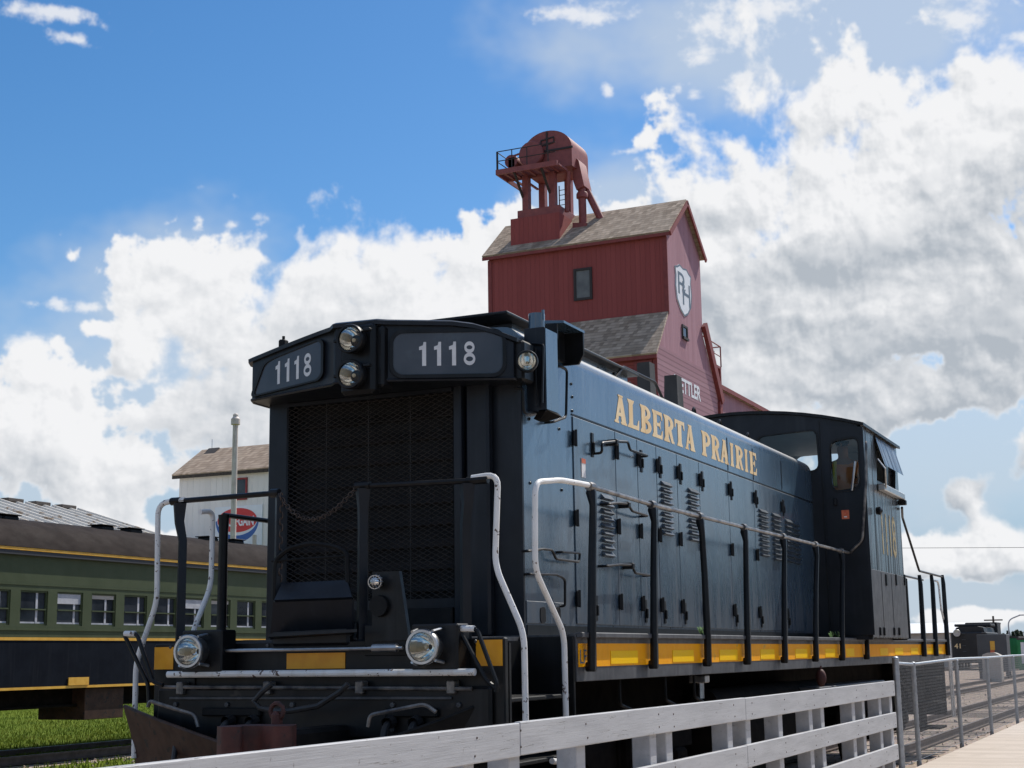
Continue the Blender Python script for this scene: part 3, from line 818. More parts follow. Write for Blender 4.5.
# ---- number board housing ("cowl")
nose = 9.27
A = [V(9.98, YH-.03, 0), V(9.80, YH-.03, 0), V(9.40, 5.40, 0), V(9.34, 5.46, 0), V(9.30, 5.80, 0), V(9.36, 5.86, 0), V(9.62, 6.79, 0), V(9.72, 6.84, 0), V(10.1, 6.86, 0)]
def zt(p): # top outline: flat in the middle, dropping to the outer ends
    d = max(0, p.y-5.75)/1.1; e = max(0, 4.95-p.y)/.42
    return 4.02 - .125*d**1.2 - .12*min(e,1)**1.6 - .03*max(0, 5.4-p.y)
def zb(p): return 3.555
plan = []
for i, p in enumerate(A[:-1]):
    q = A[i+1]; k = 6 if (q-p).length > .4 else 1
    for j in range(k): plan.append(p.lerp(q, j/k))
plan.append(A[-1])
vs = []; fs = []; n = len(plan)
cen = V(10.1, YC, 0)
for p in plan:
    d = (p-cen); d.z = 0; d.normalize()
    lip = d*.035
    vs += [V(p.x, p.y, zb(p)), V(p.x, p.y, zt(p)-.035), V(p.x, p.y, zt(p)-.035) + lip, V(p.x, p.y, zt(p)-.005) + lip*1.05, V(p.x, p.y, zt(p)+.012)*1, V(p.x, p.y, zt(p)+.012)]
K = 6
for i in range(n-1):
    for k in range(K-2):
        fs.append((i*K+k, i*K+k+1, (i+1)*K+k+1, (i+1)*K+k))
m = MB(); m.add(vs, fs)
# roof and floor of the housing, back to the hood
top = [V(p.x, p.y, zt(p)+.012) for p in plan]; bot = [V(p.x, p.y, zb(p)) for p in plan]
bt = [V(10.3, max(YH+.02, min(p.y, YHL-.02)), zt(p)+.03) for p in plan]
m.add(top + bt, [(i, i+1, n+i+1, n+i) for i in range(n-1)])
m.add(bot + [V(XH, max(YH, min(p.y, YHL)), zb(p)) for p in plan], [(i, i+1, n+i+1, n+i) for i in range(n-1)])
housing = m.build('number_housing', M['front'], loco, 40)
# lower lip beads
m = MB(); m.tube([V(p.x, p.y, zb(p)+.005) for p in plan], .014, 6); m.build('housing_bead', M['front'], housing)

def number_board(pa, pb, inset, chars=(.19, .82)):
    """pa, pb: lower outer corners on the housing plan (points), board between"""
    u = (pb-pa); u.z = 0; L = u.length; u.normalize(); nrm = V(u.y, -u.x, 0)
    if nrm.x > 0: nrm = -nrm
    return u, nrm, L
def panel(pA, pB, y_a, y_b, z0, z1, mirror):
    # plane through pA, pB (plan); board spans y_a (viewer's right) .. y_b (left)
    f = lambda y: pA.lerp(pB, (y-pA.y)/(pB.y-pA.y))
    a = f(y_b); b = f(y_a); u = (b-a).normalized(); L = (b-a).length
    nrm = u.cross(V(0,0,1)); 
    if nrm.x > 0: nrm = -nrm
    return a, u, L, nrm
boards_ = []
# viewer's right board
a, u, L, nrm = panel(A[1], A[2], 4.60, 5.365, 0, 0, 0)
z0, z1 = 3.592, 3.925
c = a + u*(L/2) + V(0,0,(z0+z1)/2)
ring = rrect(c + nrm*.004, u, V(0,0,1), L, z1-z0, .085, 6)
MB().prism(ring, nrm*.006).build('number_glass', M['numglass'], housing)
rout = rrect(c + nrm*.002, u, V(0,0,1), L+.045, z1-z0+.045, .105, 6)
MB().plate(rout, [rrect(c + nrm*.002, u, V(0,0,1), L-.01, z1-z0-.01, .08, 6)], nrm*.018).build('number_frame', M['black'], housing)
DIG = {'1': [[(.30, 0), (.62, 0), (.62, 1), (.42, 1), (.36, .86), (.06, .80), (.06, .66), (.30, .68)]]}
def ring2(cx, cy, rx, ry, th, n=20): return [(cx+rx*math.cos(2*PI*i/n), cy+ry*math.sin(2*PI*i/n)) for i in range(n)], [(cx+(rx-th)*math.cos(2*PI*i/n), cy+(ry-th*.9)*math.sin(2*PI*i/n)) for i in range(n)]
def put_number(m, o, uu, vv, nrm, txt):
    n_ = len(txt)
    for i, ch in enumerate(txt):
        mp = lambda x, y, k=0.: o + uu*((i + .06 + x*.84)/n_) + vv*y + nrm*k
        if ch == '1': m.prism([mp(x, y) for x, y in DIG['1'][0]], nrm*.001)
        else:
            for k, (cx, cy, rx, ry) in enumerate(((.5, .265, .46, .265), (.5, .75, .41, .25))):
                A_, B_ = ring2(cx, cy, rx, ry, .18); m.plate([mp(x, y, .0004*k) for x, y in A_], [[mp(x, y, .0004*k) for x, y in B_]], nrm*.001)
m = MB(); o = a + V(0,0,z0) + nrm*.0105
put_number(m, o + u*L*.225 + V(0,0,.072), u*L*.54, V(0,0,.185), nrm, '1118'); m.build('digits', M['numtext'], housing, smooth=False)
# viewer's left board: outer end slanted
a, u, L, nrm = panel(A[5], A[6], 5.97, 6.78, 0, 0, 0)
o = a + nrm*.004
zl = lambda t_, z: o + u*L*t_ + V(0,0,z)
shape = [zl(.02, 3.59), zl(.94, 3.62), zl(1.0, 3.66), zl(1.0, 3.90), zl(.95, 3.93), zl(.30, 3.86), zl(.18, 3.83)]
MB().prism(rpoly(shape, .05), nrm*.006).build('number_glass', M['numglass'], housing)
cc = sum(shape, V(0,0,0))/len(shape)
outer = [cc + (p-cc)*1.07 for p in shape]
inner = [cc + (p-cc)*.985 for p in shape]
MB().plate(rpoly([p - nrm*.002 for p in outer], .06), [rpoly([p - nrm*.002 for p in inner], .05)], nrm*.018).build('number_frame', M['black'], housing)
m = MB(); o2 = a + nrm*.0115
put_number(m, o2 - nrm*.001 + u*L*.33 + V(0,0,3.645), u*L*.54 + V(0,0,.02), V(0,0,.185), nrm, '1118'); m.build('digits', M['numtext'], housing, smooth=False)

def headlight(c, ax, r, parent, depth=.16, rim='black', name='headlight'):
    ax = Vector(ax).normalized()
    m = MB(); m.lathe([(r*.55,-depth),(r*1.02,-depth*.8),(r*1.12,-depth*.25),(r*1.2,-depth*.2),(r*1.2,0),(r*1.14,.012),(r*.98,.012),(r*.95,-.01)], c, ax, 28)
    h = m.build(name, M[rim], parent, 50)
    m = MB(); m.lathe([(r*.99,-.005),(r*.9,-.035),(r*.7,-.075),(r*.45,-.105),(r*.2,-.12),(0,-.122)], c, ax, 28); m.build('reflector_bowl', M['chrome'], h, 60)
    m = MB(); m.sphere(Vector(c) - ax*.07, r*.17, 8); m.build('bulb', M['bulb'], h)
    m = MB(); m.lathe([(0,.012),(r*.5,.008),(r*.98,-.003)], c, ax, 28); m.build('lens', M['lens'], h, 80)
    return h
hx = nose - .1
hc1 = uX(349.5, 338.5, hx); hc2 = uX(349.5, 374, hx)
bx = MB(); bx.box(hx+.10, 9.42, hc1.y-.15, hc1.y+.15, 3.45, 4.0, .03); bx.box(hx+.16, 9.5, hc1.y-.2, hc1.y-.12, 3.5, 3.98, .02)
bx.build('headlight_box', M['black'], housing)
for c in (hc1, hc2):
    h = headlight(c, (-1, -.06, -.02), .094, loco, .18)
    for s_ in (1, -1): MB().box(c.x+.02, c.x+.06, c.y+s_*.13-.03, c.y+s_*.13+.03, c.z+.02-.03*s_, c.z+.045-.03*s_, .005).build('clamp_lug', M['black'], h)
# marker lamp on its box at the near end
mk = uX(526, 360, 9.83); ml = uX(527, 361, 9.70)
m = MB(); m.obox(V(9.93, YH-.03, mk.z+.005), V(.10,0,0), V(0,.07,0), V(0,0,.16), .02)
m.build('marker_box', M['black'], loco)
headlight(ml, (-1, -.42, -.02), .07, loco, .14, name='marker_lamp')
# small fittings on the housing roof
MB().box(9.55, 9.62, 6.44, 6.50, 3.93, 4.02, .01).cyl(V(9.585,6.47,4.0), V(9.585,6.47,4.05), .012, n=8).build('roof_fitting', M['mattblack'], loco)

# ---- roof housings
zA = uY(400, 314, 5.2)
lip0, lip1 = uY(507, 311, 4.75), uY(632, 371, 4.75)
m = MB()
xa, xb = 10.06, lip1.x
zl0 = 4.165
m.prism([V(xa+.2, 4.80, 3.9), V(xa+.32, 4.80, zl0-.03), V(xb, 4.80, zl0-.03), V(xb, 4.80, 3.9)], V(0, 1.6, 0))
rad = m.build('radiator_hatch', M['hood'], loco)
m = MB(); m.box(xa+.0, xb+.06, 4.70, 6.45, zl0-.028, zl0, .008); m.build('hatch_lid', M['black'], rad)
for i in range(6):
    MB().lathe([(0,0),(.018,0),(.014,.012),(0,.014)], V(xa+.9+i*.42, 4.799, 4.10 - .02*(i % 2)), (0,-1,0), 8).build('bolt', M['black'], rad)
# second low section behind it with a grab rail
gp = [uY(614, 379, 4.72), uY(623, 370, 4.72), uY(655, 386, 4.72), uY(644, 392, 4.72)]
MB().tube(rline([V(gp[0].x, 4.72, 4.0), V(gp[1].x, 4.72, 4.17), V(gp[2].x+.0, 4.72, 4.17), V(gp[2].x+.28, 4.72, 4.0)], .05), .016, 8).build('roof_grab_rail', M['black'], loco)
# exhaust stacks (dark, tapered)
for (px0, px1, pt, pb, y) in ((638, 656, 364, 398, 5.3), (665, 683, 377, 408, 4.95)):
    a = uY((px0+px1)/2, pb, y); b = uY((px0+px1)/2, pt, y); m = MB()
    base = [V(a.x+sx_*.105, y+sy_*.085, 3.95) for sx_, sy_ in ((-1,-1),(1,-1),(1,1),(-1,1))]
    tp = [V(a.x+sx_*.085, y+sy_*.07, b.z) for sx_, sy_ in ((-1,-1),(1,-1),(1,1),(-1,1))]
    tp2 = [V(a.x + (p.x-a.x)*.8, y + (p.y-y)*.8, b.z) for p in tp]; tp3 = [V(p.x, p.y, b.z-.3) for p in tp2]
    m.add(base + tp + tp2 + tp3, [(0,1,5,4),(1,2,6,5),(2,3,7,6),(3,0,4,7),(4,5,9,8),(5,6,10,9),(6,7,11,10),(7,4,8,11),(8,9,13,12),(9,10,14,13),(10,11,15,14),(11,8,12,15),(12,13,14,15)])
    m.build('exhaust_stack', M['stack'], loco)
# lifting eyes on the roof edge
for p in ((694, 413), (720, 428), (748, 439)):
    q = uY(*p, 4.72); m = MB(); m.tube([V(q.x + .05*math.cos(t_*PI/8), 4.72, 4.0 + .09*math.sin(t_*PI/8)) for t_ in range(9)], .014, 6); m.build('lifting_eye', M['black'], loco)
# side duct and scoop near the front corner
xa, yd = 10.12, 4.40
m = MB(); m.prism([V(xa, YH+.02, 3.36), V(xa, yd, 3.36), V(xa, yd, 4.0), V(xa, YH+.02, 4.0)], V(.23, 0, 0))
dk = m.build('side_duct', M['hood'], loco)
m = MB(); m.box(xa-.012, xa-.001, yd+.005, YH+.02, 3.34, 4.01, .003); m.build('duct_face', M['front'], dk)
m = MB(); m.prism([V(xa-.012, yd+.0, 3.355), V(xa+.23, yd+.0, 3.355), V(xa+.25, yd-.02, 3.33), V(xa+.10, yd+.04, 3.28), V(xa-.012, yd+.05, 3.29)], V(0,.06,.0)); m.build('duct_foot', M['under'], dk)
m = MB(); m.tube(rline([V(xa-.05, yd+.02, 3.40), V(xa-.05, yd+.0, 3.86), V(xa-.03, yd+.10, 3.88)], .03), .012, 6); m.build('duct_edge_rod', M['black'], dk)
m = MB(); m.tube([V(xa-.05, yd+.07, 3.38), V(xa-.05, yd+.07, 3.84)], .010, 6); m.build('duct_edge_rod', M['black'], dk)
m = MB(); m.cyl(V(xa+.06, YH-.06, 3.98), V(xa+.06, YH-.06, 4.135), .065, n=18); m.box(xa+.04, xa+.055, YH-.13, YH-.11, 4.08, 4.16); m.build('vent_pipe', M['hood'], loco)
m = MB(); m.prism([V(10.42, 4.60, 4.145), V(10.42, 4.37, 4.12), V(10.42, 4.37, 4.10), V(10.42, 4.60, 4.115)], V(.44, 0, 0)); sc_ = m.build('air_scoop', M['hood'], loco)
m = MB(); m.prism([V(10.832, 4.60, 4.112), V(10.832, 4.375, 4.10), V(10.832, 4.375, 3.92), V(10.832, 4.42, 3.84), V(10.832, 4.60, 3.84)], V(.025, 0, 0)); m.box(10.42, 10.44, 4.43, 4.60, 3.98, 4.10); m.box(10.45, 10.83, 4.535, 4.558, 3.86, 4.105); m.build('scoop_lining', M['black'], sc_)
# grab irons on the near side
def grab(pts, y_off=.07, r=.012, name='grab_iron'):
    P_ = [uY(px, py, YH-y_off) for px, py in pts]
    m = MB(); m.tube(rline([V(P_[0].x, YH, P_[0].z)] + P_ + [V(P_[-1].x, YH, P_[-1].z)], .04), r, 6); return m.build(name, M['black'], loco)
grab([(523, 388), (524, 413), (538, 412)]); grab([(560, 366), (567, 370), (566, 417), (553, 422)])

# bolts on the side near the corner
for p in ((560.5, 344), (571, 384), (572, 397), (572, 411), (529, 419), (559, 429), (530, 483), (561.5, 490)):
    q = uY(*p, YH); MB().lathe([(0,0),(.013,0),(.011,.01),(0,.012)], V(q.x, YH, q.z), (0,-1,0), 8).build('bolt', M['black'], loco)

# ---- access doors along the hood
seam = [573.5, 615.5, 637.5, 656.5, 677, 699, 728, 753, 780, 797]
sx = [uY(p, 500, YH).x for p in seam]
ztop, zbot = uY(600, 426.5, YH).z, uY(600, 624.6, YH).z
zr = [uY(617, 453, YH).z, uY(617.5, 527, YH).z, uY(619, 602, YH).z]
louv = {0: [(600, 610, 493, 557, 9)], 3: [(660, 669, 480, 535, 9)], 4: [(687, 696, 487, 541, 9)], 7: [(758, 765, 508, 556, 10), (771, 778, 512, 560, 10)], 8: [(784, 790, 518, 562, 9), (791.5, 797, 521, 564, 9)]}
for i in range(len(sx)-1):
    x0, x1 = sx[i]+.006, sx[i+1]-.006
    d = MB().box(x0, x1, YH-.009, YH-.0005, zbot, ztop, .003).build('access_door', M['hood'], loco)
    for z in zr:
        m = MB(); m.box(x0-.03, x0+.025, YH-.035, YH-.010, z-.065, z+.065, .008); m.cyl(V(x0-.004, YH-.034, z-.07), V(x0-.004, YH-.034, z+.07), .012, n=8); m.build('hinge', M['black'], d)
    if i not in (1,):
        xl = x0 + .1 if i != 0 else uY(591, 442, YH).x
        for z in ((zr[0]-.0, zr[2]-.06)):
            m = MB(); m.box(xl-.025, xl+.025, YH-.018, YH-.010, z-.11, z+.10, .003); m.box(xl-.014, xl+.014, YH-.035, YH-.019, z-.07, z+.02, .006); m.build('latch', M['black'], d)
    for (pa, pb, q0, q1, nn_) in louv.get(i, ()):
        a, b = uY(pa, q0, YH), uY(pb, q1, YH); zz0, zz1 = a.z, uY(pa, q1, YH).z
        xa, xb = a.x, uY(pb, q0, YH).x
        for k in range(nn_):
            z = zz0 + (zz1-zz0)*(k+.5)/nn_; hh = abs(zz1-zz0)/nn_*.42
            m = MB(); m.add([V(xa, YH-.010, z+hh), V(xb, YH-.010, z+hh), V(xa, YH-.045, z-hh*.55), V(xb, YH-.045, z-hh*.55), V(xa, YH-.010, z-hh), V(xb, YH-.010, z-hh), V(xa-.01, YH-.010, z), V(xb+.01, YH-.010, z)],
                [(0,1,3,2), (2,3,5,4), (0,2,6), (2,4,6), (1,7,3), (3,7,5)])
            m.build('louver', M['louver'], d, 20)
    # wire handles
    for (pi, pts) in ((0, [(602, 453), (602, 443), (616, 441.5), (628, 442), (630, 450), (648, 456)]), (0, [(609, 504), (618, 503), (628, 504), (632, 511), (648, 516)]), (0, [(607, 566), (620, 564.5), (632, 565), (635, 573), (651, 575.5)])):
        if pi == i and i == 0:
            P_ = [uY(px, py, YH-.09) for px, py in pts]
            m = MB(); m.tube(rline([V(P_[0].x, YH-.005, P_[0].z)] + P_ + [V(P_[-1].x, YH-.005, P_[-1].z)], .03), .012, 6)
            e = P_[2]; m.box(e.x-.03, e.x+.03, YH-.11, YH-.005, e.z-.035, e.z+.02, .01); m.build('wire_handle', M['black'], d)
for pts in ([(528, 551), (543, 549), (552, 550), (556, 559), (579, 562), (580, 553), (562, 552)], [(530, 574), (556, 574.5), (562, 577), (565, 580), (565, 606)]):
    P_ = [uY(px, py, YH-.05) for px, py in pts]
    m = MB(); m.tube(rline([V(P_[0].x, YH, P_[0].z)] + P_ + [V(P_[-1].x, YH, P_[-1].z)], .03), .011, 6); m.build('wire_handle', M['black'], loco)
# seam of the panel under the name, and of the low inspection plates
m = MB(); m.box(sx[0]-.01, XC-.02, YH-.006, YH-.0008, ztop+.008, ztop+.022); m.box(XH+.02, XC-.02, YH-.008, YH-.0008, DECK+.002, zbot-.02); m.build('hood_moulding', M['black'], loco)
q0, q1 = uY(526, 606, YH), uY(566, 622, YH)
m = MB(); m.box(q0.x, q1.x, YH-.008, YH-.0008, q1.z-.02, q0.z+.04, .003); pl = m.build('inspection_plate', M['hood'], loco)
for px in (543, 558): q = uY(px, 615, YH-.01); MB().prism(rrect(V(q.x, YH-.009, q.z), V(1,0,0), V(0,0,1), .1, .12, .03), V(0,-.004,0)).build('inspection_hole', M['mattblack'], pl)
q = uY(582, 467, YH); MB().box(q.x-.04, q.x+.045, YH-.014, YH-.0095, q.z-.09, q.z+.07).build('warning_decal', M['sticker'], loco); MB().box(q.x-.04, q.x+.045, YH-.0165, YH-.0145, q.z+.03, q.z+.07).build('decal_band', M['redsticker'], loco)

# ---- ALBERTA PRAIRIE in flared slab letters
def arc(cx, cy, rx, ry, a0, a1, n=10): return [(cx + rx*math.cos(a0+(a1-a0)*i/n), cy + ry*math.sin(a0+(a1-a0)*i/n)) for i in range(n+1)]
def bowl(cx, cy, rx, ry, th, tv): return arc(cx, cy, rx, ry, PI/2, -PI/2) + arc(cx, cy, rx-th, ry-tv, -PI/2, PI/2)
def stem(x0, x1, y0=0, y1=1, fl=.09):
    return [(x0-fl, y0), (x0-fl+.02, y0+.05), (x0+.015, y0+.16), (x0+.015, y1-.16), (x0-fl+.02, y1-.05), (x0-fl, y1), (x1+fl, y1), (x1+fl-.02, y1-.05), (x1-.015, y1-.16), (x1-.015, y0+.16), (x1+fl-.02, y0+.05), (x1+fl, y0)]
GL = {
 'I': [stem(.30, .70)],
 'L': [stem(.11, .47, fl=.10), [(.3, 0), (.95, 0), (.97, .36), (.90, .36), (.80, .15), (.3, .12)]],
 'T': [stem(.31, .69), [(.02, 1), (.98, 1), (.98, .68), (.92, .68), (.84, .86), (.16, .86), (.08, .68), (.02, .68)]],
 'E': [stem(.11, .47, fl=.10), [(.3, 0), (.93, 0), (.97, .32), (.90, .32), (.80, .13), (.3, .12)], [(.3, 1), (.92, 1), (.94, .70), (.88, .70), (.78, .87), (.3, .88)], [(.4, .45), (.66, .45), (.72, .36), (.76, .36), (.76, .66), (.72, .66), (.66, .57), (.4, .57)]],
 'P': [stem(.11, .47, fl=.10), bowl(.44, .70, .54, .30, .30, .13)],
 'B': [stem(.11, .47, fl=.10), bowl(.44, .745, .48, .255, .29, .12), bowl(.44, .265, .54, .265, .30, .13)],
 'R': [stem(.11, .47, fl=.10), bowl(.44, .72, .52, .28, .30, .13), [(.42, .5), (.74, .5), (.93, .10), (1.0, .08), (1.0, 0), (.74, 0)]],
 'A': [[(.40, 1), (.62, 1), (.93, .09), (1.0, .05), (1.0, 0), (.56, 0), (.50, .05), (.56, .10), (.42, .72)], [(.40, 1), (.54, .86), (.28, .10), (.34, .05), (.34, 0), (0, 0), (0, .05), (.07, .09)], [(.28, .26), (.62, .26), (.58, .38), (.32, .38)], [(.30, 1.0), (.68, 1.0), (.68, .94), (.30, .94)]],
}
zL0, zL1 = uY(619, 426.5, YH).z + .03, uY(617, 394, YH).z
xL0 = uY(614, 412, YH).x; xL1 = uY(757, 470, YH).x
txt = 'ALBERTA PRAIRIE'
cw = [0.62 if c == ' ' else (.72 if c == 'I' else 1.0) for c in txt]; tot = sum(cw); x = xL0; m = MB(); lay = 0
for c, wd_ in zip(txt, cw):
    cell = (xL1-xL0)*wd_/tot
    for poly in GL.get(c, ()):
        lay = (lay+1) % 5
        m.prism([V(x + cell*(.02 + .95*px_), YH-.0009, zL0 + (zL1-zL0)*py_) for px_, py_ in poly], V(0, -.0012 - .0005*lay, 0))
    x += cell
m.build('lettering', M['gold'], hood, smooth=False)
# join lines of the name panel
for px in (728, 753, 781): q = uY(px, 470, YH); MB().box(q.x-.006, q.x+.006, YH-.005, YH-.0009, ztop+.03, 3.84).build('panel_joint', M['black'], hood)
# ---- cab
pe_ = uX(867, 424.5, XC); pt_ = uX(795, 412, XC)
ZE, ZT = pe_.z, pt_.z + .02
YCF = 7.34
def arcz(y): 
    t_ = (y-YC)/(YC-YCAB); return ZT - (ZT-ZE)*t_*t_
ycols = [YCAB + (YCF-YCAB)*i/14 for i in range(15)]
def Wx(px, py): return uX(px, py, XC)
def ring_x(pts, r, x=XC): return rpoly([uX(px, py, x) for px, py in pts], r)
door_win = ring_x([(830, 442), (858, 437), (860.5, 488), (833, 492)], .11)
left_win = ring_x([(757, 437), (816, 430), (819, 470), (757, 476)], .10)
far_win = [V(XC, 7.05, 3.6), V(XC, 6.75, 3.6), V(XC, 6.75, 4.3), V(XC, 7.05, 4.3)]
front_outer = [V(XC, YCAB, DECK), V(XC, YCF, DECK)] + [V(XC, y, arcz(y)) for y in reversed(ycols)]
m = MB(); m.plate(front_outer, [door_win, left_win], V(.05, 0, 0))
# rear wall with a broad window
rw = rpoly([uX(px, py, XCR) for px, py in ((796, 457), (843, 453), (846, 486), (796, 486))], .12)
rear_outer = [V(XCR-.05, p.y, p.z) for p in front_outer]
rw = [V(XCR-.05, p.y, p.z) for p in rw]
m.plate(rear_outer, [rw], V(.05, 0, 0))
_w = [uY(876.5, 446, YCAB), uY(895.5, 456, YCAB), uY(895.5, 491, YCAB), uY(877, 491.5, YCAB)]
m.plate([V(XC+.051, YCF-.05, DECK), V(XCR-.051, YCF-.05, DECK), V(XCR-.051, YCF-.05, ZE-.01), V(XC+.051, YCF-.05, ZE-.01)], [[V(XC+.5, YCF-.05, _w[2].z), V(XCR-.3, YCF-.05, _w[2].z), V(XCR-.3, YCF-.05, _w[0].z+.1), V(XC+.5, YCF-.05, _w[0].z+.1)]], V(0, .05, 0))
# roof
top = []; 
for y in ycols: top.append(V(XC-.03, y, arcz(y)+.001))
m2 = MB(); 
ro = [V(XC-.05, y, arcz(y)+.002) for y in [YCAB-.05]+ycols+[YCF+.05]] + [V(XC-.05, y, arcz(y)+.042) for y in reversed([YCAB-.05]+ycols+[YCF+.05])]
m2.prism(ro, V(XCR-XC+.1, 0, 0))
m.box(XC+.051, XCR-.051, YCAB+.06, YCF-.06, 2.3, 2.36)
cab = m.build('cab', M['front'], loco, 40)
m2.build('cab_roof', M['black'], loco, 40)
m = MB(); m.plate([V(XCR-.054, YCAB+.06, 2.37), V(XCR-.054, YCF-.06, 2.37), V(XCR-.054, YCF-.06, ZE-.02), V(XCR-.054, YCAB+.06, ZE-.02)], [[V(XCR-.054, p.y, p.z) for p in rw]], V(-.006, 0, 0))
m.box(XC+.06, XCR-.07, YCAB+.07, YCF-.07, ZE-.03, ZE-.02); m.box(XC+.06, XCR-.07, YCAB+.07, YCF-.07, 2.362, 2.372)
m.build('cab_bounce_lining', M['lining'], cab, smooth=False)  # pale inner panels added to brighten the cab by bounced light
# near side sheet with its window opening
sw = [uY(876.5, 446, YCAB), uY(895.5, 456, YCAB), uY(895.5, 491, YCAB), uY(877, 491.5, YCAB)]
m = MB(); m.plate([V(XC, YCAB-.001, DECK+.02), V(XCR, YCAB-.001, DECK+.02), V(XCR, YCAB-.001, ZE), V(XC, YCAB-.001, ZE)], [sw], V(0, .045, 0))
side = m.build('cab_side_sheet', M['cabside'], loco)
zm = uY(880, 571, YCAB).z
m = MB(); m.box(XC-.006, XCR+.004, YCAB-.012, YCAB-.0015, DECK+.03, zm, .004); low = m.build('cab_lower_panel', M['sill'], loco)
for px in (885, 895, 903.5): q = uY(px, 580, YCAB); MB().box(q.x-.03, q.x+.03, YCAB-.03, YCAB-.0125, q.z-.08, q.z+.08, .006).build('hinge', M['black'], low)
for px in (883, 893): q = uY(px, 620, YCAB); MB().box(q.x-.005, q.x+.005, YCAB-.016, YCAB-.0125, DECK+.05, zm-.02).build('panel_joint', M['black'], low)
for px in (879, 883, 893, 898): q = uY(px, 631, YCAB); MB().box(q.x-.03, q.x+.03, YCAB-.035, YCAB-.0125, q.z-.06, q.z+.05, .006).build('hinge', M['black'], low)
# window parts on the side: sliding frame, glass, awning, arm rest
m = MB(); w0, w1 = sw[0].x, sw[1].x; zlo, zhi = sw[2].z, sw[0].z
m.box(w0, w0+.07, YCAB+.05, YCAB+.08, zlo, zhi); mid = uY(889, 470, YCAB).x; m.box(mid, mid+.09, YCAB+.05, YCAB+.09, zlo, zhi); m.box(w0, w1, YCAB+.05, YCAB+.08, zlo, zlo+.05)
wf = m.build('side_window_frame', M['front'], loco)
MB().box(mid+.09, w1, YCAB+.06, YCAB+.068, zlo+.05, zhi).build('window_glass', M['darkwin'], wf)
MB().tube([uY(877.5, 459, YCAB-.1), uY(885, 468, YCAB-.2), uY(886, 488, YCAB-.1)], .012, 6).build('mirror_stay', M['alu'], side)
aw = [uY(874.5, 426.5, YCAB-.02), uY(896.5, 441, YCAB-.02), uY(896.5, 458, YCAB-.35), uY(878.5, 449, YCAB-.35)]
aw = [V(w0-.15, YCAB-.01, ZE-.02), V(XCR-.25, YCAB-.01, ZE-.02), V(XCR-.25, YCAB-.13, ZE-.45), V(w0-.15, YCAB-.13, ZE-.45)]
m = MB(); m.prism(aw, V(0, .006, .012)); m.build('window_awning', M['cabside'], side)
MB().box(w0-.1, w1+.02, YCAB-.10, YCAB-.0015, zlo-.12, zlo-.03, .01).build('arm_rest', M['alu'], side)
m = MB(); q = uY(897, 499, YCAB); m.box(w1-.08, w1+.02, YCAB-.12, YCAB-.002, zlo-.2, zlo-.125, .01); m.build('arm_rest_bracket', M['black'], side)
q = uY(874, 511, YCAB); m = MB(); m.lathe([(0,-.0),(.05,0),(.06,-.06),(0,-.09)], V(q.x, YCAB-.03, q.z), (0,1,0), 10); m.build('side_lamp', M['black'], loco)
m = MB(); 
qa, qb = uY(882, 536, YCAB), uY(895.5, 536, YCAB)
put_text(m, '1118', V(qa.x, YCAB-.004, uY(888, 556, YCAB).z), V(qb.x, YCAB-.004, uY(888, 556, YCAB).z), V(qa.x, YCAB-.004, uY(884, 513, YCAB).z), V(0,0,0), bold=.012); m.build('cab_number', M['oldgold'], side, smooth=False)
# cab front door
dr = [Wx(823, 430), Wx(863, 427), Wx(866.5, 632), Wx(826, 632)]
dr = [V(XC-.03, dr[0].y, ZE-.02 + .06), V(XC-.03, dr[1].y, ZE-.03), V(XC-.03, dr[1].y, DECK+.06), V(XC-.03, dr[0].y, DECK+.06)]
dw = [V(XC-.03, p.y, p.z) for p in door_win]
m = MB(); m.plate(dr, [dw], V(.026, 0, 0)); cd = m.build('cab_door', M['front'], cab)
cc = sum(dw, V(0,0,0))/len(dw)
m = MB(); m.plate([V(XC-.04, (cc+(p-cc)*1.07).y, (cc+(p-cc)*1.07).z) for p in dw], [[V(XC-.04, (cc+(p-cc)*.98).y, (cc+(p-cc)*.98).z) for p in dw]], V(.012,0,0)); m.build('door_gasket', M['black'], cab)
m = MB(); m.plate([V(XC-.006, p.y, p.z) for p in dw], [], V(.004,0,0)); m.build('door_glass', M['pane'], cab)
m = MB(); m.plate([V(XC+.02, p.y, p.z) for p in left_win], [], V(.004,0,0)); m.build('front_glass', M['pane'], cab)
cc = sum(left_win, V(0,0,0))/len(left_win)
m = MB(); m.plate([V(XC-.012, (cc+(p-cc)*1.05).y, (cc+(p-cc)*1.05).z) for p in left_win], [[V(XC-.012, (cc+(p-cc)*.99).y, (cc+(p-cc)*.99).z) for p in left_win]], V(.012,0,0)); m.build('front_gasket', M['black'], cab)
m = MB(); m.tube([Wx(853, 491)+V(-.07,0,0), Wx(856.5, 462)+V(-.07,0,0)], .016, 6); m.build('door_wiper', M['alu'], cab)
q = Wx(836, 500); m = MB(); m.box(XC-.09, XC-.031, q.y-.02, q.y+.02, q.z-.08, q.z+.02, .01); m.build('door_handle', M['black'], cab)
q0, q1 = Wx(842, 510.5), Wx(850, 519); m = MB(); m.box(XC-.036, XC-.031, q1.y, q0.y, q1.z, q0.z); dcl = m.build('door_decal', M['redsticker'], cab)
m = MB(); h_ = (q0.z-q1.z); m.box(XC-.038, XC-.0365, q1.y+.03, q0.y-.03, q1.z+h_*.18, q1.z+h_*.32); m.box(XC-.038, XC-.0365, q1.y+.05, q0.y-.05, q1.z+h_*.45, q1.z+h_*.75); m.build('decal_marks', M['sticker'], cab)
# panel joints of cab front
m = MB(); 
for y in (dr[0].y+.05,): m.box(XC-.006, XC-.001, y-.006, y+.006, DECK, ZE+.1)
m.build('front_joint', M['black'], cab)
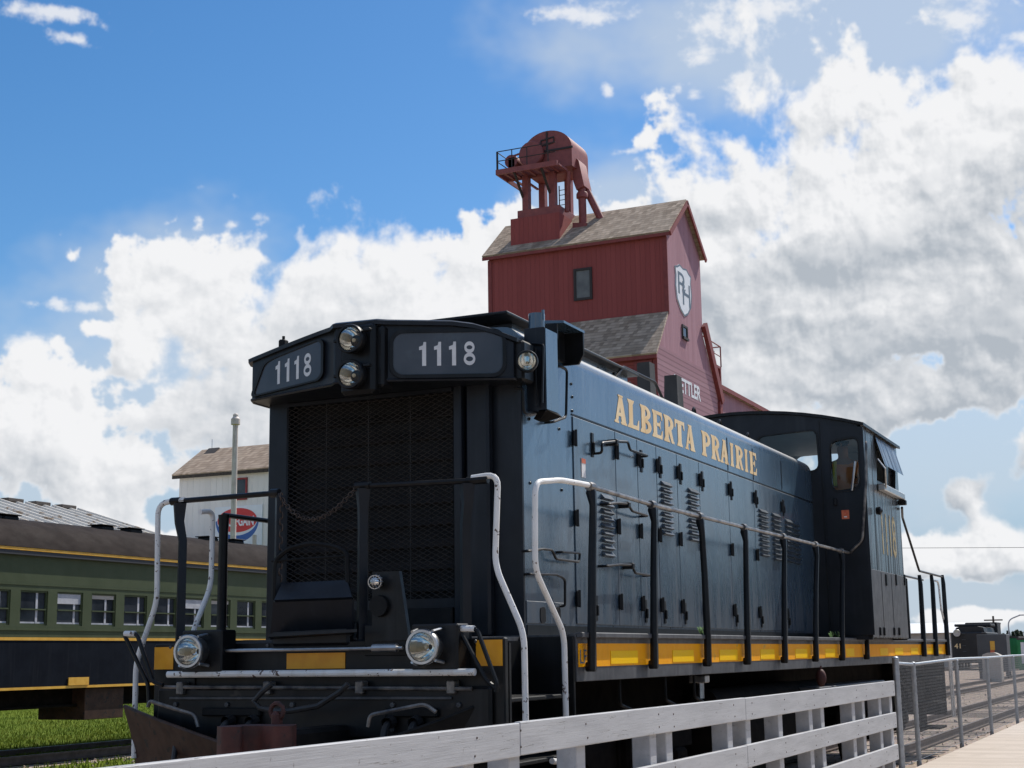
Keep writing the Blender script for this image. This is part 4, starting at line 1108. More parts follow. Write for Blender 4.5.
# things inside: seat back, control stand
m = MB(); m.box(XC+.9, XC+1.0, 5.05, 5.5, 2.36, 3.9, .03); m.box(XC+.5, XC+.9, 5.6, 6.3, 2.36, 3.7, .03); m.build('control_stand', M['interior'], cab)

# ---- rear platform
rp = [uY(900, 517, YS), uY(918, 571, YS), uY(930, 573.5, YS), uY(941.5, 577, YS)]
MB().tube(rline([V(XCR-.1, YCAB-.05, rp[0].z), V(rp[0].x+.1, YS-.02, rp[0].z), V(rp[1].x, YS-.02, rp[1].z), V(rp[3].x, YS-.02, rp[3].z)], .05), .019, 8).build('rear_handrail', M['black'], loco)
for (pa, pb) in ((918, 921), (930, 933), (941, 945)):
    a = uY(pa, 575, YS); b = uY(pb, 650, YS); m = MB(); m.tube([V(a.x, YS-.02, a.z), V(a.x, YS-.03, a.z-.15), V(b.x, YS-.05, 1.38)], [.03, .04, .045], 6); m.build('stanchion', M['black'], loco, 60)
a = uY(925, 578, YS); m = MB(); m.box(XR-.6, XR-.5, YS+.5, YS+.6, DECK, 2.75, .02); m.build('rear_post', M['black'], loco)
MB().tube(rline([V(XCR, YS+.3, 2.72), V(XR-.1, YS+.3, 2.72)], .05), .018, 6).build('rear_crossbar', M['black'], loco)
g0 = [uY(936, 577, YS), uY(940, 600, YS), uY(949, 640, YS), uY(952, 655, YS)]
MB().tube(rline([V(XR-.55, YS+.02, 2.68), V(XR-.25, YS+.01, 2.68), V(XR-.2, YS, 2.2), V(XR+.22, YS-.01, 1.75), V(XR+.25, YS-.01, .3)], .12), .018, 8).build('white_grab_rail', M['white'], loco)
MB().tube(rline([V(XR-.1, YS+.02, 2.2), V(XR+.5, YS, 1.75), V(XR+.55, YS, .3)], .12), .018, 8).build('white_grab_rail', M['white'], loco)
m = MB(); m.box(XR-.02, XR+.06, YS+.05, YSL-.05, .35, 1.62, .01); 
for k in range(3): m.box(XR-1.1, XR-.3, YS+.02, YS+.35, .15+k*.42, .19+k*.42)
m.box(XR-1.12, XR-.25, YS+.36, YS+.38, .1, 1.58); m.build('rear_steps', M['under'], loco)

# ---- front end plate, lamps, bars
m = MB(); m.box(XF, XF+.06, YS+.02, YSL-.05, .80, 1.615, .01)
m.box(XF-.05, XF-.001, YS+.10, YSL-.12, .95, 1.30, .02)
m.box(XF+.061, XS-.005, YS+.42, YS+.46, .55, 1.6)
m.box(XS-.03, XS-.002, YS+.01, YS+.45, .45, 1.628, .006)
m.box(XF-.012, XF-.001, 6.62, 6.64, 1.3, 1.6)
m.build('front_end_plate', M['black'], loco)
for a, b, c_, d in ((154.5, 174, 647, 669.5), (287, 345.5, 652.5, 669), (476.5, 502.5, 639.5, 666)):
    p0, p1 = uX(a, d, XF), uX(b, c_, XF); MB().box(XF-.006, XF-.0015, p1.y, p0.y, min(p0.z, p1.z), max(p0.z, p1.z)).build('front_reflector', M['orangefront'], loco)
p = uX(168, 674.5, XF-.16); q = uX(475, 672, XF-.16)
m = MB(); m.tube([V(XF-.16, p.y, p.z), V(XF-.16, q.y, q.z)], .024, 10); wb_ = m.build('white_cross_bar', M['white'], loco)
m = MB()
for y in (p.y-.12, (p.y+q.y)/2, q.y+.15): m.box(XF-.15, XF, y-.015, y+.015, p.z-.03, p.z-.005)
m.build('bar_bracket', M['black'], loco)
p = uX(212, 651, XF-.1); q = uX(404, 648, XF-.1); tb = uX(386, 648, XF-.1)
m = MB(); m.tube([V(XF-.12, p.y, p.z), V(XF-.12, q.y, q.z)], .013, 8); m.cyl(V(XF-.12, tb.y+.09, tb.z), V(XF-.12, tb.y-.1, tb.z), .028, n=10); m.build('draw_rod', M['alu'], loco)
p = uX(168, 685.5, XF-.07); m = MB(); m.tube([V(XF-.07, 6.88, 1.305), V(XF-.07, 4.35, 1.285)], .014, 8)
for y in (6.7, 5.95, 5.2, 4.5): m.box(XF-.09, XF-.001, y-.03, y+.03, 1.25, 1.34, .008)
m.build('uncoupling_rod', M['railpipe'], loco)
for px, py in ((188, 651.5), (422, 647)):
    c = uX(px, py, XF-.30)
    m = MB(); m.box(XF-.18, XF-.002, c.y-.20, c.y+.15, c.z-.15, c.z+.15, .012); m.build('ditch_lamp_box', M['black'], loco)
    h = headlight(V(XF-.30, c.y, c.z), (-1, -.08, 0), .098, loco, .14, 'alu', 'ditch_lamp')
    for ay in (.9, 2.2, 3.9, 5.4): 
        yy, zz = c.y + .125*math.cos(ay), c.z + .125*math.sin(ay); MB().tube([V(XF-.29, yy, zz), V(XF-.20, c.y + .145*math.cos(ay), c.z + .145*math.sin(ay))], .011, 6).build('lamp_lug', M['alu'], h)
# uncoupling levers (black with pale grip)
for pts, g_ in (([(163, 685), (153, 682), (137, 634), (124, 634), (148, 684), (149, 705)], 1), ([(496, 692), (497, 684), (477, 629), (459, 629), (486, 680), (497, 690)], 1)):
    P_ = [uX(px, py, XF-.12) for px, py in pts]
    lv = MB().tube(rline(P_, .03), .016, 8).build('uncoupling_lever', M['black'], loco)
    MB().tube([P_[2].lerp(P_[3], .12)+V(-.004,0,.002), P_[2].lerp(P_[3], .9)+V(-.004,0,.002)], .021, 8).build('lever_grip', M['white'], lv)

# ---- front handrails and stanchions
XFR = XF + .06
def fstan(px_top, py_top, px_b, py_b, x=XFR, r=.042):
    a = uX(px_top, py_top, x); b = uX(px_b, py_b, x)
    m = MB(); m.tube([V(x, b.y, 1.45), V(x, b.y, a.z-.30), V(x, a.y, a.z-.16), V(x, a.y, a.z-.02)], [.045, .04, .045, .062], 4)
    st = m.build('front_stanchion', M['front'], loco, 60)
    return a
a1 = fstan(180, 501, 180, 640); a3 = fstan(363, 486, 362, 650); a4 = fstan(467, 481, 466, 640)
m = MB(); m.tube([uX(277, 493, XFR), a1 + V(0,.0,.0)], .02, 8); m.tube([a1, a1+V(0,.08,0)], .03, 8); m.tube([uX(277, 493, XFR)+V(0,-.02,0), uX(277, 493, XFR)+V(0,.05,0)], .032, 8); m.build('front_handrail', M['black'], loco)
m = MB(); m.tube([a3+V(0,.04,0), a4], .02, 8); m.tube([a4, a4+V(0,-.16,0)], .028, 8); m.tube([a3+V(0,.06,0), a3+V(0,-.06,0)], .03, 8); m.build('front_handrail', M['black'], loco)
m = MB(); b_ = uX(277, 496, XFR); m.tube([V(XFR, b_.y-.03, 1.6), V(XFR, b_.y-.03, b_.z)], .045, 4); m.build('front_stanchion', M['front'], loco)
# white grab rails
def white(pts3, r=.021): return MB().tube(rline(pts3, .10), r, 10).build('white_grab_rail', M['white'], loco)
white([uX(472, 478, XFR), uX(498, 474, XFR), uX(495, 566, XFR), uX(524, 633, XFR), uX(526, 740, XFR)])
white([uX(185, 500, XFR), uX(158, 503, XFR), uX(157, 602, XFR), uX(136, 662, XFR), uX(134, 758, XFR)])
white([uY(588, 485, YS-.02), uY(560, 480, YS-.02), uY(535, 482, YS-.02), uY(535, 570, YS-.02), uY(564, 634, YS-.02), uY(567, 763, YS-.02), uY(552, 761, YS-.02)])
# far side rail behind (seen left of the radiator)
YF2 = YSL + .02
pz = uY(203, 512, YF2); MB().tube(rline([uY(200, 512, YF2), uY(213, 511, YF2), uY(211, 586, YF2), uY(192, 634, YF2), V(uY(192,634,YF2).x, YF2, .5)], .1), .021, 10).build('white_grab_rail', M['white'], loco)
a = uY(224, 515, YF2); b = uY(266, 522, YF2)
MB().tube([a, V(XC, YF2, a.z)], .02, 8).build('side_handrail', M['black'], loco)
for x in [a.x + k*(XC-a.x-.3)/8 for k in range(8)]:
    MB().tube([V(x, YF2, 1.4), V(x, YF2, a.z-.15), V(x, YF2, a.z)], [.045, .04, .05], 6).build('stanchion', M['black'], loco, 60)
# safety chain
c0, c1 = uX(279, 494, XFR-.02), uX(357, 487, XFR-.02)
pts = []
for i in range(61):
    t_ = i/60; p = c0.lerp(c1, t_); p.z -= .25*4*t_*(1-t_)*(.62+.38*(1-t_)); pts.append(p)
m = MB()
for i in range(0, 60, 2):
    a, b = pts[i], pts[min(i+2, 60)]; d = (b-a).normalized(); s_ = d.cross(V(1,0,0)).normalized() if (i//2) % 2 else V(1,0,0); mid = (a+b)/2
    L_ = (b-a).length*.62
    m.tube([mid + d*L_*math.cos(k*PI/4) + s_*.016*math.sin(k*PI/4) for k in range(8)], .0038, 4, closed=True)
p = c0 + V(0,-.02,-.02)
for i in range(14):
    s_ = V(0,1,0) if i % 2 else V(1,0,0); mid = p - V(0,0,.045*i); m.tube([mid + V(0,0,1)*.03*math.cos(k*PI/4) + s_*.016*math.sin(k*PI/4) for k in range(8)], .005, 4, closed=True)
m.build('safety_chain', M['steelrail'], loco)

# ---- folding step plate on the front walkway, lamp bracket
XH2 = XF + .02
m = MB()
arcp = [uX(px, py, XH2) for px, py in ((274, 600), (275, 560), (288, 549), (310, 543), (333, 546), (347, 552), (348, 590))]
m.tube(rline(arcp, .05), .018, 6); m.tube([uX(272, 561, XH2), uX(348, 556, XH2)], .01, 6)
hp = m.build('folding_step', M['mattblack'], loco)
k0, k1, k2, k3 = uX(282, 583, XH2), uX(347, 580, XH2), uX(352, 597, XH2-.14), uX(274, 600, XH2-.14)
m = MB(); m.prism([k0, k1, k2, k3], V(.02,0,-.015)); m.prism([uX(273, 602, XH2-.12), uX(352, 598, XH2-.12), uX(352, 636, XH2-.02), uX(270, 640, XH2-.02)], V(.03,0,0))
m.prism([uX(268, 634, XH2-.22), uX(357, 629, XH2-.22), uX(349, 632, XH2), uX(272, 637, XH2)], V(0,0,-.02)); m.box(XF-.02, XF+.1, uX(350, 640, XF).y, uX(272, 640, XF).y, 1.58, 1.75, .02)
m.build('step_tread', M['front'], hp)
br = [uX(px, py, XF-.02) for px, py in ((372, 572), (399, 571), (409, 640), (372, 642))]
m = MB(); m.prism(br, V(.04,0,0)); lb = m.build('lamp_bracket', M['black'], loco)
q = uX(380, 606, XF-.03); MB().lathe([(0,-.03),(.07,-.028),(.075,0),(.07,.02)], q, (1,0,0), 20).build('round_cover', M['mattblack'], lb)
m = MB(); m.box(XF-.005, XF+.02, uX(407, 650, XF).y, uX(364, 650, XF).y, 1.5, 1.72, .01); m.build('bracket_base', M['black'], lb)
q = uX(375, 582, XF-.10); cl = headlight(q, (-1,-.3,-.1), .042, loco, .06, 'alu', 'caged_lamp')
m = MB()
for k in range(6):
    t_ = k*PI/6; dy_, dz_ = math.cos(t_), math.sin(t_)
    m.tube([q + V(.02 - .055*math.sin(PI*j/8), .052*dy_*math.cos(PI*j/8), .052*dz_*math.cos(PI*j/8)) for j in range(9)], .003, 4)
m.build('lamp_cage', M['alu'], cl); m = MB(); m.sphere(q+V(.0,0,0), .036, 8); m.build('glass_bowl', M['chrome'], cl)

# ---- snow plow, coupler, hoses
def plow(y_out, y_in, sgn):
    m = MB(); rows = []
    for i in range(9):
        t_ = i/8; y = y_out + (y_in-y_out)*t_; x = XF - .06 - .62*t_
        ztop_ = 1.16 - (.25 if sgn > 0 else .40)*t_**.9; col = []
        for j in range(7):
            s_ = j/6; z = ztop_ + (-.02-ztop_)*s_
            col.append(V(x + .26*math.sin(PI*.5*(s_*1.5)) - .30*s_**2, y, z))
        rows.append(col)
    vs = [p for c_ in rows for p in c_]; vs2 = [p + V(.03, 0, .0) for p in vs]; n = len(vs); fs = []
    for i in range(8):
        for j in range(6):
            q_ = (i*7+j, i*7+j+1, (i+1)*7+j+1, (i+1)*7+j); fs.append(q_); fs.append(tuple(k+n for k in reversed(q_)))
    for i in range(8): fs.append((i*7, (i+1)*7, (i+1)*7+n, i*7+n)); fs.append((i*7+6, (i+1)*7+6, (i+1)*7+6+n, i*7+6+n))
    for j in range(6): fs.append((j, j+1, j+1+n, j+n)); fs.append((56+j, 56+j+1, 56+j+1+n, 56+j+n))
    m.add(vs+vs2, fs)
    m.tube([rows[i][0]+V(.015,0,.005) for i in range(9)], .016, 6)
    return m.build('plow_blade', M['rustplate'] if sgn > 0 else M['mattblack'], loco, 50)
plow(7.22, 5.75, 1); plow(4.35, 5.45, -1)
for pts in ([(148, 707), (150, 701), (195, 715), (198, 727)], [(368, 727), (370, 715), (425, 704), (436, 712)]):
    P_ = [uX(px, py, XF-.25) for px, py in pts]; MB().tube(rline(P_, .04), .014, 6).build('plow_step_bar', M['railpipe'], loco)
q = uX(256, 739, 7.75); yk, zc = q.y, q.z - .02
MB().box(8.02, 8.75, yk-.10, yk+.10, zc-.12, zc+.06, .03).build('drawbar', M['mattblack'], loco)
m = MB()
m.prism(rpoly([V(7.95, yk+.20, zc-.14), V(7.66, yk+.24, zc-.14), V(7.56, yk+.12, zc-.14), V(7.63, yk+.02, zc-.14), V(7.72, yk+.09, zc-.14), V(7.78, yk, zc-.14), V(7.70, yk-.17, zc-.14), V(7.80, yk-.24, zc-.14), V(8.0, yk-.14, zc-.14)], .04), V(0,0,.24))
cp = m.build('coupler', M['redrust'], loco)
q = uX(277, 716, 8.0); m = MB(); m.box(q.x-.04, q.x+.04, q.y-.03, q.y+.03, zc+.08, q.z+.03, .02); m.tube([V(q.x, q.y+.05*math.cos(k*PI/5), q.z+.03+.05*math.sin(k*PI/5)) for k in range(10)], .016, 6, closed=True); m.build('lift_pin', M['redrust'], cp)
MB().box(XF-.12, XF+.3, 5.30, 5.92, .48, .95, .02).build('draft_gear_box', M['mattblack'], loco)
hs_ = [uX(px, py, XF-.3) for px, py in ((272, 684), (262, 692), (254, 701), (260, 708), (275, 711), (290, 711), (318, 706), (340, 692), (348, 684))]
MB().tube(hs_, .02, 8).build('jumper_cable', M['rubber'], loco)
for y, sg in ((6.25, 1), (6.05, 1), (4.95, -1), (4.75, -1)):
    m = MB(); m.tube(rline([V(XF-.02, y, 1.08), V(XF-.16, y, 1.05), V(XF-.26, y+sg*.02, .75), V(XF-.2, y+sg*.03, .45)], .08), .026, 8); m.lathe([(.04,-.04),(.045,.03),(.03,.05)], V(XF-.1, y, 1.07), (1,0,.2), 10); m.build('air_hose', M['rubber'], loco)
for y0_, y1_ in ((6.0, 6.5), (4.6, 5.0)): MB().box(XF-.09, XF-.05, y0_, y1_, 1.10, 1.16, .01).build('hose_bracket', M['mattblack'], loco)
# front step well treads
m = MB()
for k in range(3): m.box(XF+.10, XS-.06, YS+.03, YS+.40, .35+k*.42, .38+k*.42, .006)
m.box(XF+.07, XF+.10, YS+.02, YS+.40, .28, 1.58); m.build('front_steps', M['mattblack'], loco)

# ---- underframe
m = MB(); m.box(XS+.1, XR-.2, 4.9, 6.3, .95, 1.579, .02); m.build('center_sill', M['under'], loco)
m = MB(); m.box(14.6, 18.6, 4.42, 6.78, .30, 1.12, .10); ft = m.build('fuel_tank', M['under'], loco)
m = MB(); m.cyl(V(14.1, 4.5, 1.0), V(18.9, 4.5, 1.0), .14, n=16); m.build('air_reservoir', M['under'], loco)
q0, q1 = uY(818, 688, YS+.03), uY(884, 679, YS+.03)
m = MB(); m.box(q0.x, q1.x, YS+.02, YS+.35, 1.02, 1.07, .01); m.build('running_shelf', M['sill'], loco)
q = uY(819, 672, YS+.02); m = MB(); m.sphere(V(q.x, YS-.0, 1.18), .08, 8, (.8, .8, 1.3)); m.tube([V(q.x, YS, 1.32), V(q.x, YS, 1.24)], .015, 6); m.build('hand_lamp', M['redrust'], loco)
q = uY(701, 690, YS+.1); m = MB(); m.box(q.x-.06, q.x+.06, YS+.03, YS+.2, 1.22, 1.29, .01); m.cyl(V(q.x, YS+.1, 1.22), V(q.x, YS+.1, 1.08), .03, n=8); m.build('drain_valve', M['alu'], loco)
for x in (11.0, 12.1, 12.9): MB().tube(rline([V(x, YS+.08, 1.3), V(x, YS+.08, 1.1), V(x+.3, YS+.1, 1.05)], .05), .014, 6).build('pipe_hanger', M['mattblack'], loco)
def truck(x0, x1):
    m = MB(); ys, yo = 4.62, 6.56
    for y in (ys, yo):
        m.prism([V(x0-.5, y-.05, .62), V(x0+.3, y-.05, .62), V(x0+.7, y-.05, .35), V(x1-.7, y-.05, .35), V(x1-.3, y-.05, .62), V(x1+.5, y-.05, .62), V(x1+.5, y-.05, .86), V(x0-.5, y-.05, .86)], V(0,.12,0))
        for x in (x0, x1): m.box(x-.17, x+.17, y-.12, y+.1, .2, .62, .03)
        m.box((x0+x1)/2-.3, (x0+x1)/2+.3, y-.10, y+.1, .45, .95, .03)
        for k in (-.22, 0, .22): m.cyl(V((x0+x1)/2+k, y-.11, .4), V((x0+x1)/2+k, y-.11, .8), .07, n=10)
    m.box((x0+x1)/2-.3, (x0+x1)/2+.3, ys, yo, .5, .95)
    tr = m.build('truck', M['under'], loco)
    for x in (x0, (x0+x1)/2, x1) if x1-x0 > 2.9 else (x0, x1):
        for y, d in ((4.85, 1), (6.31, -1)):
            m = MB(); m.lathe([(.0,.0),(.14,.0),(.16,.03),(.40,.045),(.44,.0),(.508,.0),(.508,-.10*-1),(.535,.115),(.535,.14),(.0,.14)], V(x, y-.07*d, RZ+.508), (0,d,0), 32); m.build('wheel', M['under'], tr, 30)
        MB().cyl(V(x, 4.9, RZ+.508), V(x, 6.28, RZ+.508), .09, n=12).build('axle', M['under'], tr)
        for y in (4.62-.16,): MB().lathe([(0,-.04),(.10,-.03),(.12,0),(.12,.05)], V(x, y, .42), (0,1,0), 14).build('journal_cap', M['mattblack'], tr)
truck(10.9, 13.4); truck(XR-4.9, XR-2.4)
# tarp-dark brake rigging over the rear truck
m = MB(); m.box(XR-1.9, XR-1.2, 4.5, 6.6, .45, 1.25, .03); m.build('rear_air_tank', M['under'], loco)

# weeds that took root on the deck: little plants, each one its own thing
for k, (px, py) in enumerate(((700, 633), (829, 634), (836, 634))):
    q = uY(px, py, YS+.04); m = MB(); rg2 = random.Random(k)
    for i in range(16):
        a = rg2.uniform(0, 2*PI); h_ = rg2.uniform(.03, .085); b = V(q.x + rg2.uniform(-.03,.03), YS+.02+rg2.uniform(-.02,.02), 1.654)
        m.add([b + V(-.012,0,0), b + V(.012,0,0), b + V(math.cos(a)*.05+.012, math.sin(a)*.03, h_), b + V(math.cos(a)*.05-.012, math.sin(a)*.03, h_*.9)], [(0,1,2,3)])
    o = m.build('weed', M['weed'], None, smooth=False)
    tag(o, ['small green weed on the locomotive deck edge below the middle doors', 'small weed on the deck edge below the cab door, left of another weed', 'small weed on the deck edge below the cab door, nearer the cab corner'][k], 'weed', 'weeds on the locomotive deck')

# bolts and brackets on the front end plate
for y_ in (4.45, 4.95, 5.75, 6.3, 6.75):
    for z_ in (1.18, 1.02): MB().lathe([(0,0),(.02,0),(.018,.016),(0,.018)], V(XF-.0505, y_, z_), (-1,0,0), 6).build('plate_bolt', M['sill'], loco)
for y_ in (4.35, 4.75, 6.0, 6.4, 6.85): MB().lathe([(0,0),(.014,0),(.012,.01),(0,.012)], V(XF-.0005, y_, 1.59), (-1,0,0), 6).build('plate_bolt', M['sill'], loco)
m = MB(); m.box(XF-.07, XF-.051, 4.5, 6.8, 1.215, 1.235, .004); m.build('plate_rib', M['sill'], loco)
for y_, sg in ((6.62, 1), (4.58, -1)):
    m = MB(); m.tube(rline([V(XF-.05, y_, .98), V(XF-.2, y_, .96), V(XF-.3, y_-.04*sg, .7), V(XF-.26, y_-.06*sg, .42)], .08), .02, 8); m.lathe([(.03,-.03),(.036,.03),(.022,.05)], V(XF-.12, y_, .97), (1,0,.1), 10); m.build('air_hose', M['rubber'], loco)
    MB().lathe([(0,-.02),(.032,-.02),(.036,.02),(0,.03)], V(XF-.26, y_-.06*sg, .42), (0,0,1), 10).build('hose_coupling', M['alu'], loco)
# ================================================================== engineer in the cab
def person():
    hip = uX(843, 492, 20.6)
    b = V(20.75, uX(845, 470, 20.75).y, 0)
    sh = uX(845, 463, 20.75).z
    root = thing('person', (b.x, b.y, 2.36), 'person in orange hi-vis vest with yellow tape and dark cap, seated inside the locomotive cab', 'person')
    zs = sh - .02; zh = zs - .52
    J = [V(b.x, b.y, zh), V(b.x-.02, b.y, zh+.2), V(b.x-.05, b.y, zs-.06), V(b.x-.06, b.y, zs+.07), V(b.x-.09, b.y, zs+.17), V(b.x-.10, b.y, zs+.29),
         V(b.x-.05, b.y+.19, zs-.02), V(b.x-.12, b.y+.26, zs-.28), V(b.x-.36, b.y+.22, zs-.36), V(b.x-.46, b.y+.2, zs-.36),
         V(b.x-.05, b.y-.19, zs-.02), V(b.x-.12, b.y-.26, zs-.28), V(b.x-.36, b.y-.22, zs-.36), V(b.x-.46, b.y-.2, zs-.36),
         V(b.x, b.y+.11, zh-.03), V(b.x-.45, b.y+.13, zh), V(b.x-.47, b.y+.13, zh-.45), V(b.x-.6, b.y+.13, zh-.48),
         V(b.x, b.y-.11, zh-.03), V(b.x-.45, b.y-.13, zh), V(b.x-.47, b.y-.13, zh-.45), V(b.x-.6, b.y-.13, zh-.48)]
    E_ = [(0,1),(1,2),(2,3),(3,4),(4,5),(2,6),(6,7),(7,8),(8,9),(2,10),(10,11),(11,12),(12,13),(0,14),(14,15),(15,16),(16,17),(0,18),(18,19),(19,20),(20,21)]
    Rr = [.15,.15,.15,.06,.09,.085,.075,.05,.04,.035,.075,.05,.04,.035,.1,.07,.05,.04,.1,.07,.05,.04]
    def skin(name, J, E_, Rr, mat, rootv=0):
        me = bpy.data.meshes.new(name); me.from_pydata([p-root.location for p in J], E_, [])
        o = bpy.data.objects.new(name, me); COL.objects.link(o)
        o.modifiers.new('s', 'SKIN'); ss = o.modifiers.new('u', 'SUBSURF'); ss.levels = ss.render_levels = 2
        for i, v in enumerate(me.skin_vertices[0].data if me.skin_vertices else []): pass
        if not me.skin_vertices:
            bm = bmesh.new(); bm.from_mesh(me); bm.verts.layers.skin.verify(); bm.to_mesh(me); bm.free()
        for i, v in enumerate(me.skin_vertices[0].data): v.radius = (Rr[i], Rr[i]*.9); v.use_root = (i == rootv)
        dg = bpy.context.evaluated_depsgraph_get(); dg.update()
        m2 = bpy.data.meshes.new_from_object(o.evaluated_get(dg)); bpy.data.objects.remove(o)
        o = bpy.data.objects.new(name, m2); COL.objects.link(o); o.parent = root
        m2.materials.clear(); m2.materials.append(mat); m2.polygons.foreach_set('use_smooth', [True]*len(m2.polygons)); return o
    skin('body', J, E_, Rr, M['skin'])
    vest = [0, 1, 2, 6, 7, 10, 11]; mp_ = {k: i for i, k in enumerate(vest)}
    skin('vest', [J[k] for k in vest], [(mp_[a], mp_[b_]) for a, b_ in E_ if a in mp_ and b_ in mp_], [Rr[k]*1.18 for k in vest], M['orange'])
    tr_ = [0, 14, 15, 16, 18, 19, 20]; mp_ = {k: i for i, k in enumerate(tr_)}
    skin('trousers', [J[k] for k in tr_], [(mp_[a], mp_[b_]) for a, b_ in E_ if a in mp_ and b_ in mp_], [Rr[k]*1.15 for k in tr_], M['denim'])
    m = MB(); c = (J[4]+J[5])/2 + V(.0, 0, .05); m.sphere(c + V(.01,0,.035), .108, 10, (1.05,.95,.75)); m.box(c.x-.2, c.x-.08, c.y-.07, c.y+.07, c.z+.03, c.z+.045, .005); m.build('cap', M['cap'], root)
    for y in (.1,): 
        m = MB(); m.tube([V(b.x-.23, b.y+y, zs-.33), V(b.x-.235, b.y+y, zs-.1), V(b.x-.16, b.y+y, zs+.03)], .028, 6); m.build('vest_tape', M['lime'], root)
    m = MB(); m.sphere(c + V(-.095, 0, -.015), .02, 6); m.sphere(c + V(0, .085, -.01), .022, 6, (.6,.4,1)); m.sphere(c + V(0, -.085, -.01), .022, 6, (.6,.4,1)); m.build('nose_and_ears', M['skin'], root)
    MB().box(b.x-.25, b.x+.25, b.y-.25, b.y+.25, 2.36, zh-.12, .03).build('cab_seat', M['interior'], cab)
person()

# ================================================================== green passenger coach
CY0 = 18.5
coach = thing('passenger_coach', (28, CY0+1.5, RZ), 'green and navy passenger coach with brown curved roof and yellow lines, beyond the locomotive', 'railway coach')
CX0, CX1 = 12.0, 40.0
zw0, zw1 = uY(20, 625, CY0).z, uY(20, 590, CY0).z
zbelt = uY(0, 637, CY0).z; zlow = uY(0, 689.7, CY0).z; zeave = uY(0, 549, CY0).z
wl = [uY(p, 610, CY0).x for p in (20, 57, 92, 124)]; pitch = (wl[3]-wl[0])/3; ww = uY(47.5, 610, CY0).x - wl[0]
wins = []
x = wl[0]
while x > CX0 + 1: x -= pitch
while x < CX1 - 1.5: wins.append(x); x += pitch
m = MB()
hl = [[V(x, CY0, zw0), V(x+ww, CY0, zw0), V(x+ww, CY0, zw1), V(x, CY0, zw1)] for x in wins]
m.plate([V(CX0, CY0, zbelt), V(CX1, CY0, zbelt), V(CX1, CY0, zeave), V(CX0, CY0, zeave)], hl, V(0, .07, 0))
m.box(CX0, CX1, CY0-.012, CY0-.0005, zw1+.09, zw1+.12); m.box(CX0, CX1, CY0-.02, CY0-.0005, zw0-.09, zw0-.04)
m.box(CX0, CX0+.06, CY0+.071, CY0+3.0, 1.0, zeave); m.box(CX1-.06, CX1, CY0+.071, CY0+3.0, 1.0, zeave)
m.box(CX0, CX1, CY0+2.94, CY0+3.0, 1.0, zeave-.001)
body = m.build('upper_side', M['green'], coach)
MB().box(CX0, CX1, CY0-.004, CY0+.07, zlow, zbelt-.004).build('lower_side', M['navy'], coach)
m = MB(); m.box(CX0, CX1, CY0-.016, CY0-.0045, zbelt-.055, zbelt-.003); m.build('belt_line', M['cyellow'], coach)
m = MB(); m.box(CX0, CX1, CY0-.012, CY0-.0045, zlow-.02, zlow+.025); m.build('sill_line', M['cyellow'], coach)
m = MB(); m.box(CX0, CX1, CY0-.10, CY0-.02, zeave, zeave+.055, .005); m.build('eave_line', M['cyellow'], coach)
m = MB(); m.box(CX0, CX1, CY0-.085, CY0-.002, zeave-.075, zeave-.002); m.build('eave', M['eave'], coach)
for i, x in enumerate(wins):
    m = MB(); t_ = .03
    m.box(x, x+ww, CY0+.02, CY0+.05, zw0, zw0+t_); m.box(x, x+ww, CY0+.02, CY0+.05, zw1-t_, zw1); m.box(x, x+t_, CY0+.02, CY0+.05, zw0+t_, zw1-t_); m.box(x+ww-t_, x+ww, CY0+.02, CY0+.05, zw0+t_, zw1-t_)
    zm_ = zw0 + (zw1-zw0)*.46; m.box(x+t_, x+ww-t_, CY0+.005, CY0+.045, zm_-.012, zm_+.012)
    wd = m.build('window', M['green'], coach)
    MB().box(x+t_+.001, x+ww-t_-.001, CY0+.05, CY0+.056, zw0+t_+.001, zw1-t_-.001).build('pane', M['cglass'], wd)
    xb = x + ww*(.64 + .05*math.sin(i*2.3)); m = MB(); m.box(xb, xb+.05, CY0+.04, CY0+.049, zw0+t_+.002, zw1-t_-.002); m.box(x+t_+.002, x+ww-t_-.002, CY0+.044, CY0+.0495, zw0+t_+.002, zw0+t_+.03)
    m.build('inner_sash', M['cgrey'], wd)
    if i % 4 in (1, 2): hb_ = (.12, .3)[i % 2]*(zw1-zw0); MB().box(x+t_+.004, x+ww-t_-.004, CY0+.030, CY0+.034, zw1-t_-hb_, zw1-t_-.002).build('blind', M['cgrey'] if i % 4 == 1 else M['fartan'], wd)
# roof
rp_ = [(CY0-.11, zeave+.056), (CY0-.05, zeave+.20), (CY0+.10, zeave+.40), (CY0+.40, zeave+.56), (CY0+.9, zeave+.66), (CY0+1.5, zeave+.70), (CY0+2.1, zeave+.66), (CY0+2.6, zeave+.56), (CY0+2.95, zeave+.4), (CY0+3.1, zeave+.056)]
m = MB(); m.prism([V(CX0, y, z) for y, z in rp_], V(CX1-CX0, 0, 0)); rf = m.build('roof', M['croof'], coach, 30)
for px in (-12, 5, 102, 131, 208, 234, 330):
    q = uY(px, 530, CY0+.75); m = MB(); m.box(q.x-.2, q.x+.2, CY0+.6, CY0+.9, zeave+.55, zeave+.68, .03); m.box(q.x-.22, q.x+.22, CY0+.57, CY0+.93, zeave+.682, zeave+.70, .008); m.build('roof_vent', M['mattblack'], rf)
q0, q1 = uY(68.5, 687, CY0-.03), uY(89, 680, CY0-.03); MB().box(q0.x, q1.x, CY0-.03, CY0-.0125, zlow+.03, zlow+.17).build('side_marker', M['cyellow'], coach)
q0, q1 = uY(84, 720, CY0+.1), uY(124, 690, CY0+.1); MB().box(q0.x, q1.x, CY0+.1, CY0+1.2, q0.z, zlow-.03, .01).build('equipment_box', M['rustplate'], coach)
MB().box(CX0, CX1, CY0+.4, CY0+2.6, .72, zlow-.021).build('underframe', M['under'], coach)
